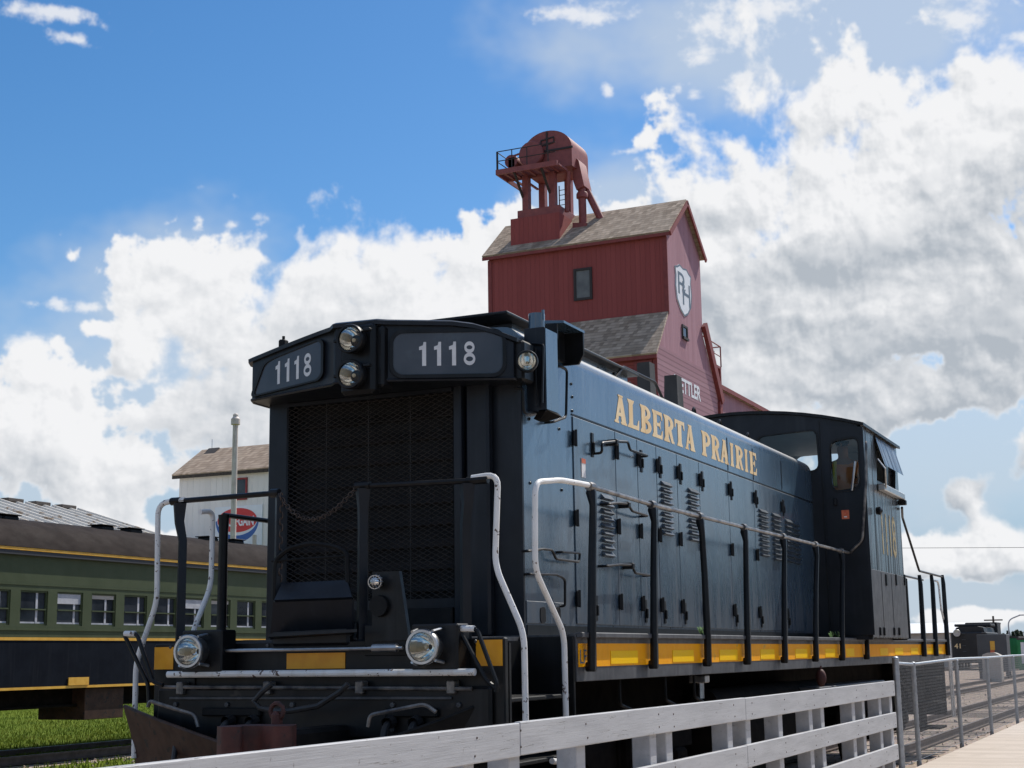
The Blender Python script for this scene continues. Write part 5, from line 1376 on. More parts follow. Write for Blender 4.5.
MB().tube([V(CX0+2, CY0+.3, .7), V(CX1-4, CY0+.3, .7)], .03, 6).build('brake_pipe', M['under'], coach)
for xc in (17.6, 36.5):
    m = MB()
    for y in (CY0+.5, CY0+2.5):
        m.prism([V(xc-1.6, y-.05, .5), V(xc-.8, y-.05, .35), V(xc+.8, y-.05, .35), V(xc+1.6, y-.05, .5), V(xc+1.6, y-.05, .68), V(xc-1.6, y-.05, .68)], V(0,.1,0))
        for x in (xc-1.1, xc+1.1): m.box(x-.14, x+.14, y-.14, y+.06, .1, .5, .02)
        m.box(xc+1.55, xc+1.75, y-.1, y+.1, .05, .45, .02)
    tr = m.build('coach_truck', M['under'], coach)
    for x in (xc-1.1, xc+1.1):
        for y, d in ((CY0+.78, 1), (CY0+2.22, -1)): MB().lathe([(0,0),(.38,.02),(.40,0),(.46,0),(.46,.1),(.49,.11),(.49,.13),(0,.13)], V(x, y-.06*d, RZ+.46), (0,d,0), 28).build('wheel', M['under'], tr, 30)

# ================================================================== red grain elevator
EX0, EX1, EY0, EY1 = 76.15, 82.4, 25.5, 36.75
ZEV, ZRG = 25.15, 27.72; XRG = 79.3
elev = thing('grain_elevator', (79, 31, GZ), 'tall red wooden grain elevator with shingled roofs and a white shield on its gable', 'grain elevator')
ZL, XL, ZLO = 20.3, 73.8, 17.75
MB().box(EX0, EX0+.3, EY0+.02, EY1, GZ, ZEV).build('front_wall', M['redboard'], elev)
ewin = [V(79.0, EY0, uY(681, 325, EY0).z), ]
gw = [V(EX0, EY0, 18.15), V(EX0, EY0, ZEV), V(XRG, EY0, ZRG), V(EX1, EY0, ZEV), V(EX1, EY0, ZL), V(84.0, EY0, 18.15), V(XL+.02+.35, EY0, 18.15), V(EX0, EY0, 20.3)]
gw = [V(84.0, EY0, 18.15), V(EX1, EY0, ZL), V(EX1, EY0, ZEV), V(XRG, EY0, ZRG), V(EX0, EY0, ZEV), V(EX0, EY0, ZL), V(XL+.35, EY0, 18.15)]
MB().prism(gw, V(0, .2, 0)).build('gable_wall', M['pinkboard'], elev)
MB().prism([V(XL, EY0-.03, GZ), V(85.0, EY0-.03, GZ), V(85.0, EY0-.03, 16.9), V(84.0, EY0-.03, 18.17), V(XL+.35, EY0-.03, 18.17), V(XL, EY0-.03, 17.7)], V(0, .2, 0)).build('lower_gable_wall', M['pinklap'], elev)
MB().box(XL, XL+.2, EY0+.18, EY1+.3, GZ, 17.7).build('lower_front_wall', M['redlap'], elev)
MB().box(EX1-.3, EX1, EY0+.21, EY1, GZ, ZEV).build('back_wall', M['redboard'], elev)
MB().prism([V(EX0, EY1, GZ), V(EX1, EY1, GZ), V(EX1, EY1, ZEV), V(XRG, EY1, ZRG), V(EX0, EY1, ZEV)], V(0, -.2, 0)).build('far_gable_wall', M['redboard'], elev)
# roofs
def slab(p0, p1, p2, p3, th, name, mat, parent):
    n_ = (p1-p0).cross(p3-p0).normalized()
    if n_.z < 0: n_ = -n_
    m = MB(); m.prism([p0, p1, p2, p3], n_*th); return m.build(name, mat, parent, smooth=False)
o_ = .25
sl_ = (ZRG-ZEV)/(XRG-EX0)
slab(V(EX0-o_, EY0-.3, ZEV-o_*sl_+.05), V(XRG, EY0-.3, ZRG+.05), V(XRG, EY1+.3, ZRG+.05), V(EX0-o_, EY1+.3, ZEV-o_*sl_+.05), .14, 'roof', M['shingle'], elev)
slab(V(EX1+o_, EY0-.3, ZEV-o_*sl_+.05), V(XRG, EY0-.3, ZRG+.05), V(XRG, EY1+.3, ZRG+.05), V(EX1+o_, EY1+.3, ZEV-o_*sl_+.05), .14, 'roof', M['shingle'], elev)
lr = slab(V(XL-.25, EY0-.12, ZLO-.25), V(EX0-.002, EY0-.0, ZL+.05), V(EX0-.002, EY1+.3, ZL+.05), V(XL-.25, EY1+.3, ZLO-.25), .12, 'lower_roof', M['shingle'], elev)
slab(V(85.25, EY0+.05, 16.65), V(EX1+.002, EY0+.05, ZL+.05), V(EX1+.002, EY1+.3, ZL+.05), V(85.25, EY1+.3, 16.65), .12, 'lower_roof', M['shingle'], elev)
m = MB()
m.bar(V(EX0-o_, EY0-.33, ZEV-o_*sl_-.03), V(XRG+.05, EY0-.33, ZRG+.0), .10, .26); m.bar(V(EX1+o_, EY0-.33, ZEV-o_*sl_-.03), V(XRG-.05, EY0-.33, ZRG+.0), .10, .26)
m.box(EX0-o_-.06, EX0-o_+.02, EY0-.3, EY1+.3, ZEV-o_*sl_-.12, ZEV-o_*sl_+.06)
m.box(EX0-.06, EX0+.0, EY0-.04, EY0+.22, ZL, ZEV-.3); m.box(EX0-.05, EX0-.002, EY1-.2, EY1+.05, ZL, ZEV-.3)
m.build('eave_trim', M['redtrim'], elev)
m = MB(); m.bar(V(EX1-.1, EY0-.16, 20.9), V(85.35, EY0-.16, 16.6), .25, .55); m.box(84.85, 85.2, EY0-.2, EY0+.0, GZ, 16.6); m.build('flared_edge_trim', M['redtrim'], elev)
m = MB(); m.box(XL-.05, XL-.001, EY0-.04, EY0+.2, GZ, 17.4); m.box(XL-.28, XL-.2, EY0-.1, EY1+.3, 17.3, 17.5); m.build('lower_trim', M['redtrim'], elev)
# windows
def window_x(X, pa, pb, name, parent, glass, frame, fw=.14):
    a, b = uX(*pa, X), uX(*pb, X); y0, y1 = min(a.y, b.y), max(a.y, b.y); z0, z1 = min(a.z, b.z), max(a.z, b.z)
    m = MB(); m.box(X-.09, X-.002, y0-fw, y1+fw, z1, z1+fw); m.box(X-.09, X-.002, y0-fw, y1+fw, z0-fw, z0); m.box(X-.09, X-.002, y0-fw, y0, z0, z1); m.box(X-.09, X-.002, y1, y1+fw, z0, z1)
    w_ = m.build(name, frame, parent); MB().box(X-.03, X-.004, y0+.002, y1-.002, z0+.002, z1-.002).build('pane', glass, w_); return w_
window_x(EX0, (576, 271.5), (590.5, 297), 'window', elev, M['boardwin'], M['darkframe'])
window_x(XL, (637, 364), (651, 392), 'window', elev, M['boardwin'], M['redtrim'])
a, b = uY(682, 326.5, EY0), uY(686.5, 339, EY0)
m = MB(); m.box(a.x-.1, b.x+.1, EY0-.08, EY0-.002, a.z, a.z+.12); m.box(a.x-.1, b.x+.1, EY0-.14, EY0-.002, b.z-.14, b.z); m.box(a.x-.1, a.x, EY0-.08, EY0-.002, b.z, a.z); m.box(b.x, b.x+.1, EY0-.08, EY0-.002, b.z, a.z)
wv_ = m.build('window', M['darkframe'], elev); MB().box(a.x+.002, b.x-.002, EY0-.03, EY0-.004, b.z+.002, a.z-.002).build('pane', M['darkwin'], wv_)
# shield with the monogram
c_ = lambda u, v: V(uY(675, 288, EY0).x + u*(uY(691, 288, EY0).x - uY(675, 288, EY0).x), EY0, uY(683, 316, EY0).z + v*(uY(678, 261, EY0).z - uY(683, 316, EY0).z))
sh_ = [(.5, 0), (.72, .08), (.93, .25), (1, .5), (.96, .72), (1.0, .86), (.86, .89), (.72, .95), (.5, .92), (.28, .95), (.14, .89), (0, .86), (.04, .72), (0, .5), (.07, .25), (.28, .08)]
m = MB(); m.prism([c_(u, v) + V(0,-.035,0) for u, v in sh_], V(0, .033, 0)); sg = m.build('shield_sign', M['signwhite'], elev, smooth=False)
m = MB(); m.plate([c_(u, v) + V(0,-.039,0) for u, v in sh_], [[c_(.5+(u-.5)*.9, .5+(v-.5)*.93) + V(0,-.039,0) for u, v in sh_]], V(0,.003,0)); m.build('shield_border', M['shieldtext'], sg, smooth=False)
m = MB()
P0 = lambda a_, b_: c_(a_, b_) + V(0,-.04,0)
put_text(m, 'P', P0(.16,.38), P0(.56,.38), P0(.16,.80), V(0,-.001,0)); put_text(m, 'H', P0(.42,.22), P0(.88,.22), P0(.42,.66), V(0,-.004,0)); put_text(m, '&', P0(.40,.44), P0(.62,.44), P0(.40,.62), V(0,-.008,0))
m.build('monogram', M['shieldtext'], sg, smooth=False)
# town name
xa, xb = 76.45, 81.4
zt0, zt1 = uY(699, 401.5, EY0).z, uY(699, 387, EY0).z
m = MB(); put_text(m, 'STETTLER', V(xa, EY0-.05, zt0), V(xb, EY0-.05, zt0), V(xa, EY0-.05, zt1), V(0,0,0), bold=.03); m.build('town_name', M['signwhite'], elev, smooth=False)
# chimney on the lower roof
q0, q1 = uX(595, 359, 75.0), uX(609, 344, 75.0)
m = MB(); m.box(74.6, 75.5, q1.y, q0.y, 18.2, q1.z, .03); ch = m.build('chimney', M['pipewhite'], elev); MB().box(74.55, 75.55, q1.y-.06, q0.y+.06, q1.z+.001, q1.z+.12).build('chimney_cap', M['darkframe'], ch)
# head house on the ridge
HX = 78.0
HF = HX-1.2
def hy(px, x=None): return uX(px, 190, HF if x is None else x).y
def hz(py, px=545, x=None): return uX(px, py, HF if x is None else x).z
hb = MB(); hb.box(HX-1.4, HX+2.3, hy(560), hy(511.5), 25.6, hz(219, 520)); head = hb.build('cupola', M['redboard'], elev)
m = MB(); m.box(HX-1.2, HX+2.0, hy(559), hy(517), hz(217, 530), hz(209, 530), .02); hy0, hy1 = hy(560), hy(518)
m.build('cupola_curb', M['redsteel'], head)
m = MB()
for py_, px_ in ((hy(524.5), 0), (hy(551), 0)):
    for x in (HX-.9, HX+1.6): MB().box(x-.22, x+.22, py_-.2, py_+.2, hz(209, 530)-.05, hz(166)).build('tower_leg', M['redsteel'], head)
zc_ = hz(149); yc_ = hy(546); Rr_ = abs(hy(521.5)-hy(570.5))/2
m = MB()
arcp_ = [V(HX-.9, yc_ + Rr_*math.cos(PI*i/20), zc_ + Rr_*.78*math.sin(PI*i/20)) for i in range(21)]
poly = [V(HX-.9, yc_-Rr_, hz(168))] + [V(HX-.9, yc_ - Rr_*math.cos(PI*i/20), zc_ + Rr_*.78*math.sin(PI*i/20)) for i in range(21)] + [V(HX-.9, yc_+Rr_, hz(168))]
m.prism(poly, V(2.6, 0, 0)); dome = m.build('leg_head', M['redsteel'], elev, 25)
m = MB(); m.box(HX-.96, HX-.902, yc_-Rr_-.08, yc_+Rr_+.05, zc_-.10, zc_+.02); m.box(HX-.95, HX-.902, yc_-.05, yc_+.05, zc_+.02, zc_+Rr_*.74)
ap = [(hy(540), hz(144)), (hy(553), hz(142)), (hy(553), hz(136.5)), (hy(540), hz(138.5))]
for (ya, za), (yb, zb_) in zip(ap, ap[1:]+ap[:1]): m.bar(V(HX-.93, ya, za), V(HX-.93, yb, zb_), .05, .08)
m.build('head_flange', M['darkframe'], dome)
m = MB(); m.lathe([(0,-.05),(.75,-.05),(.8,0),(.8,.2),(0,.2)], V(HX-1.3, hy(532), hz(152)), (1,0,0), 20); m.build('drive_pulley', M['redsteel'], dome)
m = MB(); m.cyl(V(HX-1.3, hy(512), hz(156)), V(HX-.2, hy(512), hz(156)), .42, n=14); m.box(HX-1.3, HX-.3, hy(516), hy(509), hz(164), hz(152), .03); m.tube([V(HX-1.2, hy(512), hz(151)), V(HX-1.2, hy(532), hz(147))], .06, 6); m.build('drive_motor', M['redsteel'], dome)
m = MB(); ya, yb = hy(496.5, HX-2.3), hy(558, HX-2.3)
zp = hz(172, 496.5, HX-2.3)
m.box(HX-2.4, HX-2.25, yb, ya, zp-.22, zp+.10); m.box(HX-.9, HX-.8, yb, ya, zp-.22, zp+.06)
for k in range(9): y = yb + (ya-yb)*k/8; m.box(HX-2.25, HX+1.6 if k > 5 else HX-.9, y-.06, y+.06, zp-.16, zp-.05)
m.box(HX-2.25, HX+1.6, ya-.1, ya, zp-.22, zp+.05)
for k in range(12): x = HX-2.2 + k*.12; m.box(x, x+.05, yb, ya, zp-.05, zp-.02)
pf = m.build('platform', M['redsteel'], elev)
m = MB()
for y in (ya-.05, hy(506), hy(520), hy(535), hy(556)): m.tube([V(HX-2.32, y, zp+.1), V(HX-2.32, y, zp+1.25)], .035, 6)
for zz in (1.25, .65): m.tube([V(HX-2.32, ya-.05, zp+zz), V(HX-2.32, yb+.1, zp+zz)], .03, 6); m.tube([V(HX-2.32, ya-.05, zp+zz), V(HX+1.6, ya-.05, zp+zz)], .03, 6)
m.tube([V(HX+1.6, ya-.05, zp), V(HX+1.6, ya-.05, zp+1.25)], .035, 6); m.tube([V(HX-.3, ya-.05, zp), V(HX-.3, ya-.05, zp+1.25)], .035, 6)
m.build('platform_railing', M['darkframe'], pf)
m = MB()
for s_ in (hy(522), hy(549)): m.bar(V(HX-2.3, s_, zp-.2), V(HX-1.0, s_, zp-1.5), .12, .12)
m.build('platform_brace', M['darkframe'], pf)
m = MB(); yl_ = hy(543)
for s_ in (-.25, .25): m.tube([V(HX+1.9, yl_+s_, hz(209)), V(HX+1.9, yl_+s_, zp)], .04, 5)
for k in range(7): m.tube([V(HX+1.9, yl_-.25, hz(209)+.2+.32*k), V(HX+1.9, yl_+.25, hz(209)+.2+.32*k)], .025, 5)
m.build('ladder', M['darkframe'], head)
# spouts to the right of the head
m = MB(); m.prism([V(HX-.2, hy(566), hz(152)), V(HX-.2, hy(573), hz(160)), V(HX-.2, hy(578), hz(186)), V(HX-.2, hy(570), hz(189)), V(HX-.2, hy(567), hz(180))], V(1.2, 0, 0))
m.cyl(V(HX+.2, hy(573), hz(186)), V(HX+.2, hy(573.5), hz(222)), .24, n=12); m.cyl(V(HX+.6, hy(576), hz(188)), V(HX+.6, hy(591), hz(222)), .22, n=12); m.lathe([(.3,-.1),(.36,0),(.36,.25),(.25,.3)], V(HX+.2, hy(573.3), hz(192)), (0,0,-1), 12)
m.tube([V(HX-.6, hy(565), hz(172)), V(HX-.6, hy(562.5), hz(212))], .14, 6); m.prism([V(HX-.3, hy(566), hz(222)), V(HX-.3, hy(580), hz(224)), V(HX-.3, hy(580), hz(230)), V(HX-.3, hy(566), hz(232))], V(1.1, 0, 0)); m.build('grain_spout', M['redsteel'], head)
m = MB(); m.tube([V(HX, hy(540), hz(133)), V(HX, hy(540), hz(126.5))], .025, 5); m.build('lightning_rod', M['darkframe'], dome)
# side gallery on the far-right wall
pa = uY(708, 345, EY0+.5); 
m = MB(); xg0, xg1 = uY(706, 360, EY0+.3).x, uY(721, 360, EY0+.3).x; zg = uY(721, 367, EY0+.3).z
m.box(xg0-1.5, xg1, EY0+.3, EY0+2.0, zg-.15, zg); m.tube([V(xg1-.05, EY0+.3, zg), V(xg1-.05, EY0+.3, zg+1.3)], .045, 6); m.tube([V(xg0-1.0, EY0+.3, zg+1.3), V(xg1-.05, EY0+.3, zg+1.3)], .04, 6); m.tube([V(xg0-1.0, EY0+.3, zg+.65), V(xg1-.05, EY0+.3, zg+.65)], .03, 6); m.tube([V(xg0+1.2, EY0+.3, zg), V(xg0+1.2, EY0+.3, zg+1.3)], .04, 6)
m.tube([V(xg1-.05, EY0+2, zg), V(xg1-.05, EY0+2, zg+1.3), V(xg1-.05, EY0+.3, zg+1.3)], .04, 6)
ga = m.build('side_gallery', M['redsteel'], elev)
m = MB(); m.box(xg1-.22, xg1-.05, EY0+.3, EY0+.5, 14, zg-.151); m.build('gallery_post', M['redtrim'], ga)
m = MB(); cx_ = xg0+1.0; m.prism([V(cx_ + 1.4*math.cos(PI*i/10+PI), EY0+.45, zg+.9 + .85*math.sin(PI*i/10+PI)) for i in range(11)], V(0, 1.2, 0)); m.build('dust_hopper', M['pipewhite'], ga)
# annex
zx = uY(720, 386, EY0+.4).z; xe = uY(762, 411, EY0+.4).x + 3
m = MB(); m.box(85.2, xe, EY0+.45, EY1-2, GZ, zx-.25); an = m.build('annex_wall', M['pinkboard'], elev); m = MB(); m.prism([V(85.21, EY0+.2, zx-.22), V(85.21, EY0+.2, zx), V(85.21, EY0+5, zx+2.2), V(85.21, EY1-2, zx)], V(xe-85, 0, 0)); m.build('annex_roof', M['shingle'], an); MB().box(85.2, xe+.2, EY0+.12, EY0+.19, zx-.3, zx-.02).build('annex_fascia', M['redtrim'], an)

# ================================================================== white feed mill with the oval sign
WX = 70.0
a = uX(177, 474, WX); wy = a.y - .2; wz = a.z - .1; wy2 = wy - 9.0
mill = thing('feed_mill', (WX+3, wy-4, GZ), 'white boarded feed mill with tan shingle roof and red and blue oval sign', 'mill building')
m = MB(); m.box(WX, WX+.25, wy2, wy, GZ, wz); m.box(WX+.251, WX+5, wy-.25, wy, GZ, wz); m.box(WX+.251, WX+5, wy2, wy2+.25, GZ, wz); m.build('wall', M['whiteboard'], mill)
r_ = uX(213, 451, WX+2.6)
rfm = slab(V(WX-.3, wy+.3, wz-.1), V(WX+2.6, wy+.3, r_.z), V(WX+2.6, wy2-.3, r_.z), V(WX-.3, wy2-.3, wz-.1), .14, 'roof', M['shingle2'], mill)
slab(V(WX+5.5, wy+.3, wz-.1), V(WX+2.6, wy+.3, r_.z), V(WX+2.6, wy2-.3, r_.z), V(WX+5.5, wy2-.3, wz-.1), .14, 'roof', M['shingle2'], mill)
m = MB(); m.box(WX-.34, WX-.28, wy2-.3, wy+.3, wz-.24, wz-.05); m.build('eave_board', M['tie'], mill)
q0, q1 = uX(198, 458, WX+1.6), uX(214, 450, WX+2.6)
m = MB(); sk0 = V(WX+1.4, 0, wz-.1 + (r_.z-wz+.1)*(1.7/2.9)+.16); sk1 = V(WX+2.5, 0, wz-.1 + (r_.z-wz+.1)*(2.8/2.9)+.16)
m.prism([V(sk0.x+.25, q0.y-.15, sk0.z), V(sk1.x, q0.y-.15, sk1.z), V(sk1.x, q0.y-.95, sk1.z), V(sk0.x+.25, q0.y-.95, sk0.z)], V(-.05, 0, .07)); m.build('roof_hatch', M['tindark'], rfm)
q = uX(212, 445, WX+2.6); MB().tube([V(WX+2.6, q.y, r_.z), V(WX+2.6, q.y, r_.z+.75)], .02, 5).build('lightning_rod', M['galv'], rfm)
window_x(WX, (236.5, 480), (246, 498), 'window', mill, M['darkwin'], M['winred'], .1)
a, b = uX(215, 545, WX), uX(263, 507, WX)
ys0, ys1 = b.y, a.y; zs0, zs1 = uX(240, 546, WX).z, uX(240, 506, WX).z
sgn_ = MB().box(WX-.08, WX-.002, ys0, ys1, zs0, zs1).build('oval_sign', M['signwhite'], mill)
cc = uX(238, 522, WX); ry_ = abs(uX(217.5, 522, WX).y - uX(258, 522, WX).y)/2; rz_ = abs(uX(238, 510, WX).z - uX(238, 535, WX).z)/2
el_ = lambda k, oy=0, oz=0, n=40, x=WX-.09: [V(x, cc.y + oy + k*ry_*math.cos(2*PI*i/n), cc.z + oz + k*rz_*math.sin(2*PI*i/n)) for i in range(n)]
m = MB(); m.prism(el_(.97, 0, .10), V(-.01,0,0)); m.build('red_oval', M['signred'], sgn_, smooth=False)
cres = []
for i in range(25): a_ = PI + PI*i/24; cres.append(V(WX-.085, cc.y + 1.06*ry_*math.cos(a_), cc.z -.05 + 1.75*rz_*math.sin(a_) + .12))
for i in range(25): a_ = 2*PI - PI*i/24; cres.append(V(WX-.085, cc.y + 1.0*ry_*math.cos(a_), cc.z + 1.28*rz_*math.sin(a_) + .14))
m = MB(); m.prism(cres, V(-.004,0,0)); m.build('blue_swoosh', M['signblue'], sgn_, smooth=False)
m = MB(); put_text(m, 'SHUR·GAIN', V(WX-.103, cc.y+ry_*.82, cc.z-rz_*.34), V(WX-.103, cc.y-ry_*.82, cc.z-rz_*.34), V(WX-.103, cc.y+ry_*.82, cc.z+rz_*.42), V(0,0,0), bold=.03); m.build('sign_letters', M['signwhite'], sgn_, smooth=False)

# white pole in front of the mill
a = uX(235.5, 424, 44); b = uX(236.5, 411, 44)
pl_ = thing('vent_pole', (44, a.y, GZ), 'tall weathered white pole with a capped top rising behind the green coach', 'pole')
MB().cyl(V(44, a.y, GZ), V(44, a.y, a.z), .115, .10, 14).build('shaft', M['pipewhite'], pl_)
MB().lathe([(.10,0),(.17,.03),(.17,.24),(.13,.28),(.10,.32),(.10,.40),(.05,.45),(0,.46)], V(44, a.y, a.z-.05), (0,0,1), 14).build('cap', M['pipewhite'], pl_)
sp = MB().cyl(V(58, uX(254.5, 540, 58).y, GZ), V(58, uX(254.5, 540, 58).y, uX(254.5, 535, 58).z), .10, .10, 12).build('vent_stub', M['pipewhite']); tag(sp, 'short pale vent pipe just above the coach roof before the oval sign', 'pipe')

# corrugated-roof shed behind the coach
ry0 = 64.0; a = uY(75, 510, ry0); xr = a.x; e = uX(157, 536, xr); k_ = (a.z-e.z)/(ry0-e.y); ey = 50.0; ez = a.z - k_*(ry0-ey)
shed = thing('storage_shed', (xr-16, 60, GZ), 'long shed with a weathered corrugated metal roof behind the green coach', 'shed')
m = MB(); xl = xr - 34; prof = []; x = xl; k = 0
vs = []; fs = []; n_ = 0
pr = []
while x < xr: 
    pr += [(x, 0), (x+.80, 0), (x+.88, .16), (x+1.04, .16), (x+1.12, 0)]; x += 1.15
pr.append((xr, 0))
for px_, h_ in pr: vs += [V(px_, ry0, a.z+h_), V(px_, ey, ez+h_)]
for i in range(len(pr)-1): fs.append((2*i, 2*i+1, 2*i+3, 2*i+2))
m.add(vs, fs); rfs = m.build('roof', M['tin'], shed, smooth=False)
m = MB(); m.quad(V(xl, ry0+.02, a.z), V(xr, ry0+.02, a.z), V(xr, 78, ez), V(xl, 78, ez)); m.build('rear_roof', M['tin'], shed)
x = xl
while x < xr-1.6:
    MB().box(x+.2, x+1.5, ry0-.4, ry0+.3, a.z+.0, a.z+.22, .03).build('ridge_cap', M['tindark'], rfs); x += 2.3
m = MB(); m.prism([V(xr-.2, 50.6, GZ), V(xr-.2, 77, GZ), V(xr-.2, 77, ez), V(xr-.2, ry0, a.z-.08), V(xr-.2, 50.6, ez+.05)], V(-.15,0,0)); m.box(xl, xr-.36, 50.6, 50.75, GZ, ez+.03); m.build('wall', M['rustplate'], shed)

# ================================================================== far right background
TX = 130.0
a = uX(953, 668, TX); b = uX(986, 626, TX)
tk = thing('steam_tender', (TX+4, (a.y+b.y)/2, RZ), 'black steam locomotive tender numbered 41 with a round lamp, far along the tracks', 'railway tender')
yt0, yt1 = b.y, a.y; zt_ = b.z; zb_ = uX(975, 663, TX).z
m = MB(); m.box(TX, TX+8, yt0, yt1, zb_, zt_-.5, .08); m.prism([V(TX+.4, yt1-.25, zt_-.52), V(TX+.4, yt1-.4, zt_-.1), V(TX+.4, yt1-.8, zt_), V(TX+.4, yt0+.8, zt_), V(TX+.4, yt0+.3, zt_-.1), V(TX+.4, yt0+.2, zt_-.52)], V(6.8,0,0)); m.build('tender_body', M['farblack'], tk)
m = MB(); q = uX(957, 633, TX-.2); m.lathe([(0,.2),(.28,.2),(.32,0),(.3,-.06),(0,-.05)], V(TX-.25, q.y, q.z), (1,0,0), 16); m.build('tender_lamp', M['alu'], tk)
m = MB(); q0, q1 = uX(954.5, 648.5, TX), uX(960.5, 643.5, TX); put_text(m, '41', V(TX-.01, q0.y, q0.z), V(TX-.01, q1.y, q0.z), V(TX-.01, q0.y, q1.z), V(0,0,0), bold=.02); m.build('number', M['gold'], tk, smooth=False)
m = MB()
for z in (1.2, 1.7, 2.2, 2.7): m.box(TX-.08, TX-.03, yt1-1.2, yt1-.9, z, z+.05)
m.build('rungs', M['farsteel'], tk)
for x in (TX+1.2, TX+3, TX+5, TX+7):
    m = MB(); m.lathe([(0,0),(.45,0),(.5,.12),(0,.12)], V(x, yt0+.3, RZ+.48), (0,1,0), 20); m.box(x-.2, x+.2, yt0+.15, yt0+.28, RZ+.3, zb_-.01); m.build('wheel', M['farblack'], tk)
    m = MB(); m.lathe([(0,0),(.45,0),(.5,.12),(0,.12)], V(x, yt1-.45, RZ+.48), (0,1,0), 20); m.build('wheel', M['farblack'], tk)
MB().box(TX+3, TX+6, yt0-.02, yt1+.1, zt_+.02, zt_+.25, .05).build('coal_bunker_rim', M['farblack'], tk)
m = MB(); zq = uX(985, 622.5, TX+9).z; m.box(TX+8.6, TX+11, yt0+.1, yt1-.3, 1.0, zq-.16, .05); m.box(TX+8.2, TX+11.4, yt0+.1, yt1-.1, zq-.15, zq, .03); m.lathe([(0,0),(.45,0),(.5,.12),(0,.12)], V(TX+11, yt0+.2, RZ+.48), (0,1,0), 16)
m.build('locomotive_cab', M['farblack'], tk)
BX = 92.0
q0, q1 = uX(978.5, 667, BX), uX(1006, 634, BX)
gb = thing('steel_cabinet', (BX+1, (q0.y+q1.y)/2, GZ), 'grey steel cabinet with yellow warning plate standing before the black tender', 'cabinet')
m = MB(); m.box(BX, BX+1.6, q1.y, q0.y, .1, q1.z, .03)
for y in (q1.y+.1, q0.y-.1): m.box(BX+.1, BX+.3, y-.08, y+.08, GZ-.02, .09); m.box(BX+1.3, BX+1.5, y-.08, y+.08, GZ-.02, .09)
m.build('cabinet_body', M['farsteel'], gb)
w0_, w1_ = uX(990.5, 650, BX), uX(994.5, 641, BX); MB().box(BX-.03, BX-.003, w1_.y, w0_.y, w0_.z, w1_.z).build('warning_plate', M['cyellow'], gb)
w0_, w1_ = uX(990.5, 652.5, BX), uX(994.5, 650.2, BX); MB().box(BX-.03, BX-.003, w1_.y, w0_.y, w0_.z, w1_.z).build('red_plate', M['redsticker'], gb)
q0, q1 = uX(982, 668, 84), uX(1000, 652.5, 84)
bb = thing('concrete_block', (84.5, (q0.y+q1.y)/2, GZ), 'pale beige block with rounded top beside the tracks before the cabinet', 'block')
m = MB(); m.prism(rpoly([V(84, q0.y, GZ), V(84, q0.y-.05, q1.z-.1), V(84, q0.y-.35, q1.z), V(84, q1.y+.3, q1.z), V(84, q1.y, q1.z-.15), V(84, q1.y, GZ)], .08), V(1.0,0,0)); m.build('block_body', M['fartan'], bb)
# white-roofed depot
DX = 152.0
q0 = uX(903, 640, DX); q1 = uX(951, 622, DX); q2 = uX(964, 636, DX)
dp = thing('depot_building', (DX+6, q1.y+3, GZ), 'low building with a bright white roof behind the rear of the locomotive', 'building')
yA = uX(870, 640, DX).y; yB = uX(962, 640, DX).y; zR = q1.z; zEv = uX(930, 633, DX).z
MB().box(DX, DX+8, yB+.3, yA, GZ, zEv).build('wall', M['fartan'], dp)
m = MB(); m.prism([V(DX-.5, yA, zEv), V(DX+4, yA, zR), V(DX+8.5, yA, zEv)], V(0, yB-yA, 0)); m.build('roof', M['farwhite'], dp)
m = MB(); m.box(DX-.2, DX-.02, yB+3, yB+4, .2, 1.6); m.build('window', M['darkwin'], dp)
# containers
for k, (p0, p1, X_, mt, lb) in enumerate((((1009, 657), (1018, 638), 135, M['fargreen'], 'green freight container left of another at the far right by the tracks'), ((1018.5, 657), (1040, 639.5), 128, M['fargreen'], 'green freight container with a white stripe at the far right edge by the tracks'))):
    q0, q1 = uX(*p0, X_), uX(*p1, X_)
    ct = thing('freight_container', (X_, (q0.y+q1.y)/2, GZ), lb, 'container', 'green containers by the tracks')
    m = MB(); m.box(X_, X_+6, q1.y, q0.y, GZ, q1.z, .03)
    n_ = int((q0.y-q1.y)/.25)
    for i in range(n_): m.box(X_-.04, X_-.001, q1.y+.08+i*.25, q1.y+.2+i*.25, .1, q1.z-.15)
    m.build('container_body', mt, ct)
    if k: 
        a_ = uX(1021, 650, X_); MB().box(X_-.06, X_-.042, a_.y-.5, a_.y, .2, q1.z-.2).build('white_stripe', M['farwhite'], ct)
    MB().box(X_-.06, X_+6.05, q1.y-.05, q0.y+.05, q1.z+.01, q1.z+.16).build('container_roof', M['tindark'], ct)
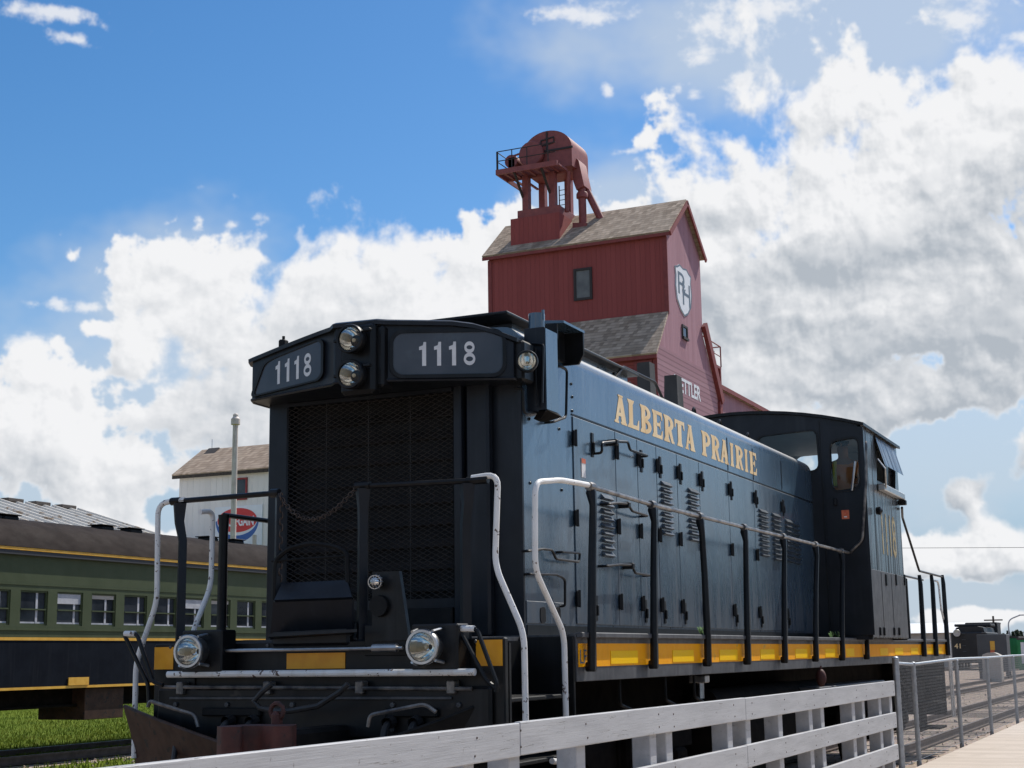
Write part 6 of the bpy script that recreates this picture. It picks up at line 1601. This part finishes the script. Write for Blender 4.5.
# utility pole, lamp post, wire
UX = 190.0
a = uX(993, 616, UX)
up = thing('utility_pole', (UX, a.y, GZ), 'dark wooden utility pole with two crossarms on the far horizon', 'utility pole')
MB().cyl(V(UX, a.y, GZ), V(UX, a.y, a.z), .16, .12, 8).build('shaft', M['polewood'], up)
for z, L_ in ((a.z-.5, 1.1), (a.z-1.1, .8)): MB().box(UX-.1, UX+.1, a.y-L_, a.y+L_, z-.08, z+.08).build('crossarm', M['polewood'], up)
a = uX(1008, 620, UX-20); 
lp_ = thing('street_lamp', (UX-20, a.y, GZ), 'thin curved street lamp right of the far utility pole', 'street lamp')
MB().tube(rline([V(UX-20, a.y, GZ), V(UX-20, a.y, a.z), V(UX-20, a.y-1.3, a.z+.5)], .6), .07, 6).build('lamp_arm', M['galv'], lp_)
MB().box(UX-20.1, UX-19.9, a.y-1.9, a.y-1.2, a.z+.44, a.z+.56).build('lamp_head', M['galv'], lp_)
a, b = uX(905, 548, 120), uX(1030, 547.5, 120)
wr = MB().tube([V(120, a.y+60, a.z+2), V(120, a.y, a.z), b, V(120, b.y-60, b.z+2)], .018, 4).build('overhead_wire', M['rubber'], None); tag(wr, 'thin overhead wire crossing the sky right of the cab', 'wire')
# far trees
rt = random.Random(11)
for k, (px, py, s_) in enumerate(((1003, 634, 1.), (1008, 631, 1.1), (1013, 632.5, .9), (1017, 630.5, 1.1), (1021, 632, 1.0), (1026, 631, 1.2), (1031, 633, 1.), (1036, 630, 1.2))):
    X_ = 300 + 25*(k % 3); q = uX(px, py, X_); H_ = q.z - GZ
    tr = thing('conifer_tree', (X_, q.y, GZ), ['dark conifer at the left end of the far tree line', 'second dark conifer from the left in the far tree line', 'shorter conifer in the far tree line behind the green containers', 'tall conifer in the far tree line above the green containers', 'conifer at the far right edge of the picture above the striped container', 'far conifer just beyond the right picture edge', 'far conifer second beyond the right picture edge', 'far conifer third beyond the right picture edge'][k], 'tree', 'conifers on the far horizon')
    MB().cyl(V(X_, q.y, GZ), V(X_, q.y, GZ+H_*.95), .22, .03, 6).build('trunk', M['bark'], tr)
    m = MB()
    for i in range(420):
        t_ = rt.random()**.8; z = GZ + H_*(.08 + .92*t_); r_ = (1-t_)*H_*.26*rt.uniform(.5, 1.1) + .1; a_ = rt.uniform(0, 2*PI)
        c = V(X_ + r_*math.cos(a_)*rt.uniform(.3,1), q.y + r_*math.sin(a_)*rt.uniform(.3,1), z); s2 = rt.uniform(.2, .55)
        d1_ = V(rt.uniform(-1,1), rt.uniform(-1,1), rt.uniform(-.9,.2)).normalized()*s2; d2_ = d1_.orthogonal().normalized()*s2*.6
        m.add([c-d1_, c+d2_, c+d1_, c-d2_], [(0,1,2,3)])
    m.build('crown', M['leaf'], tr, smooth=False)
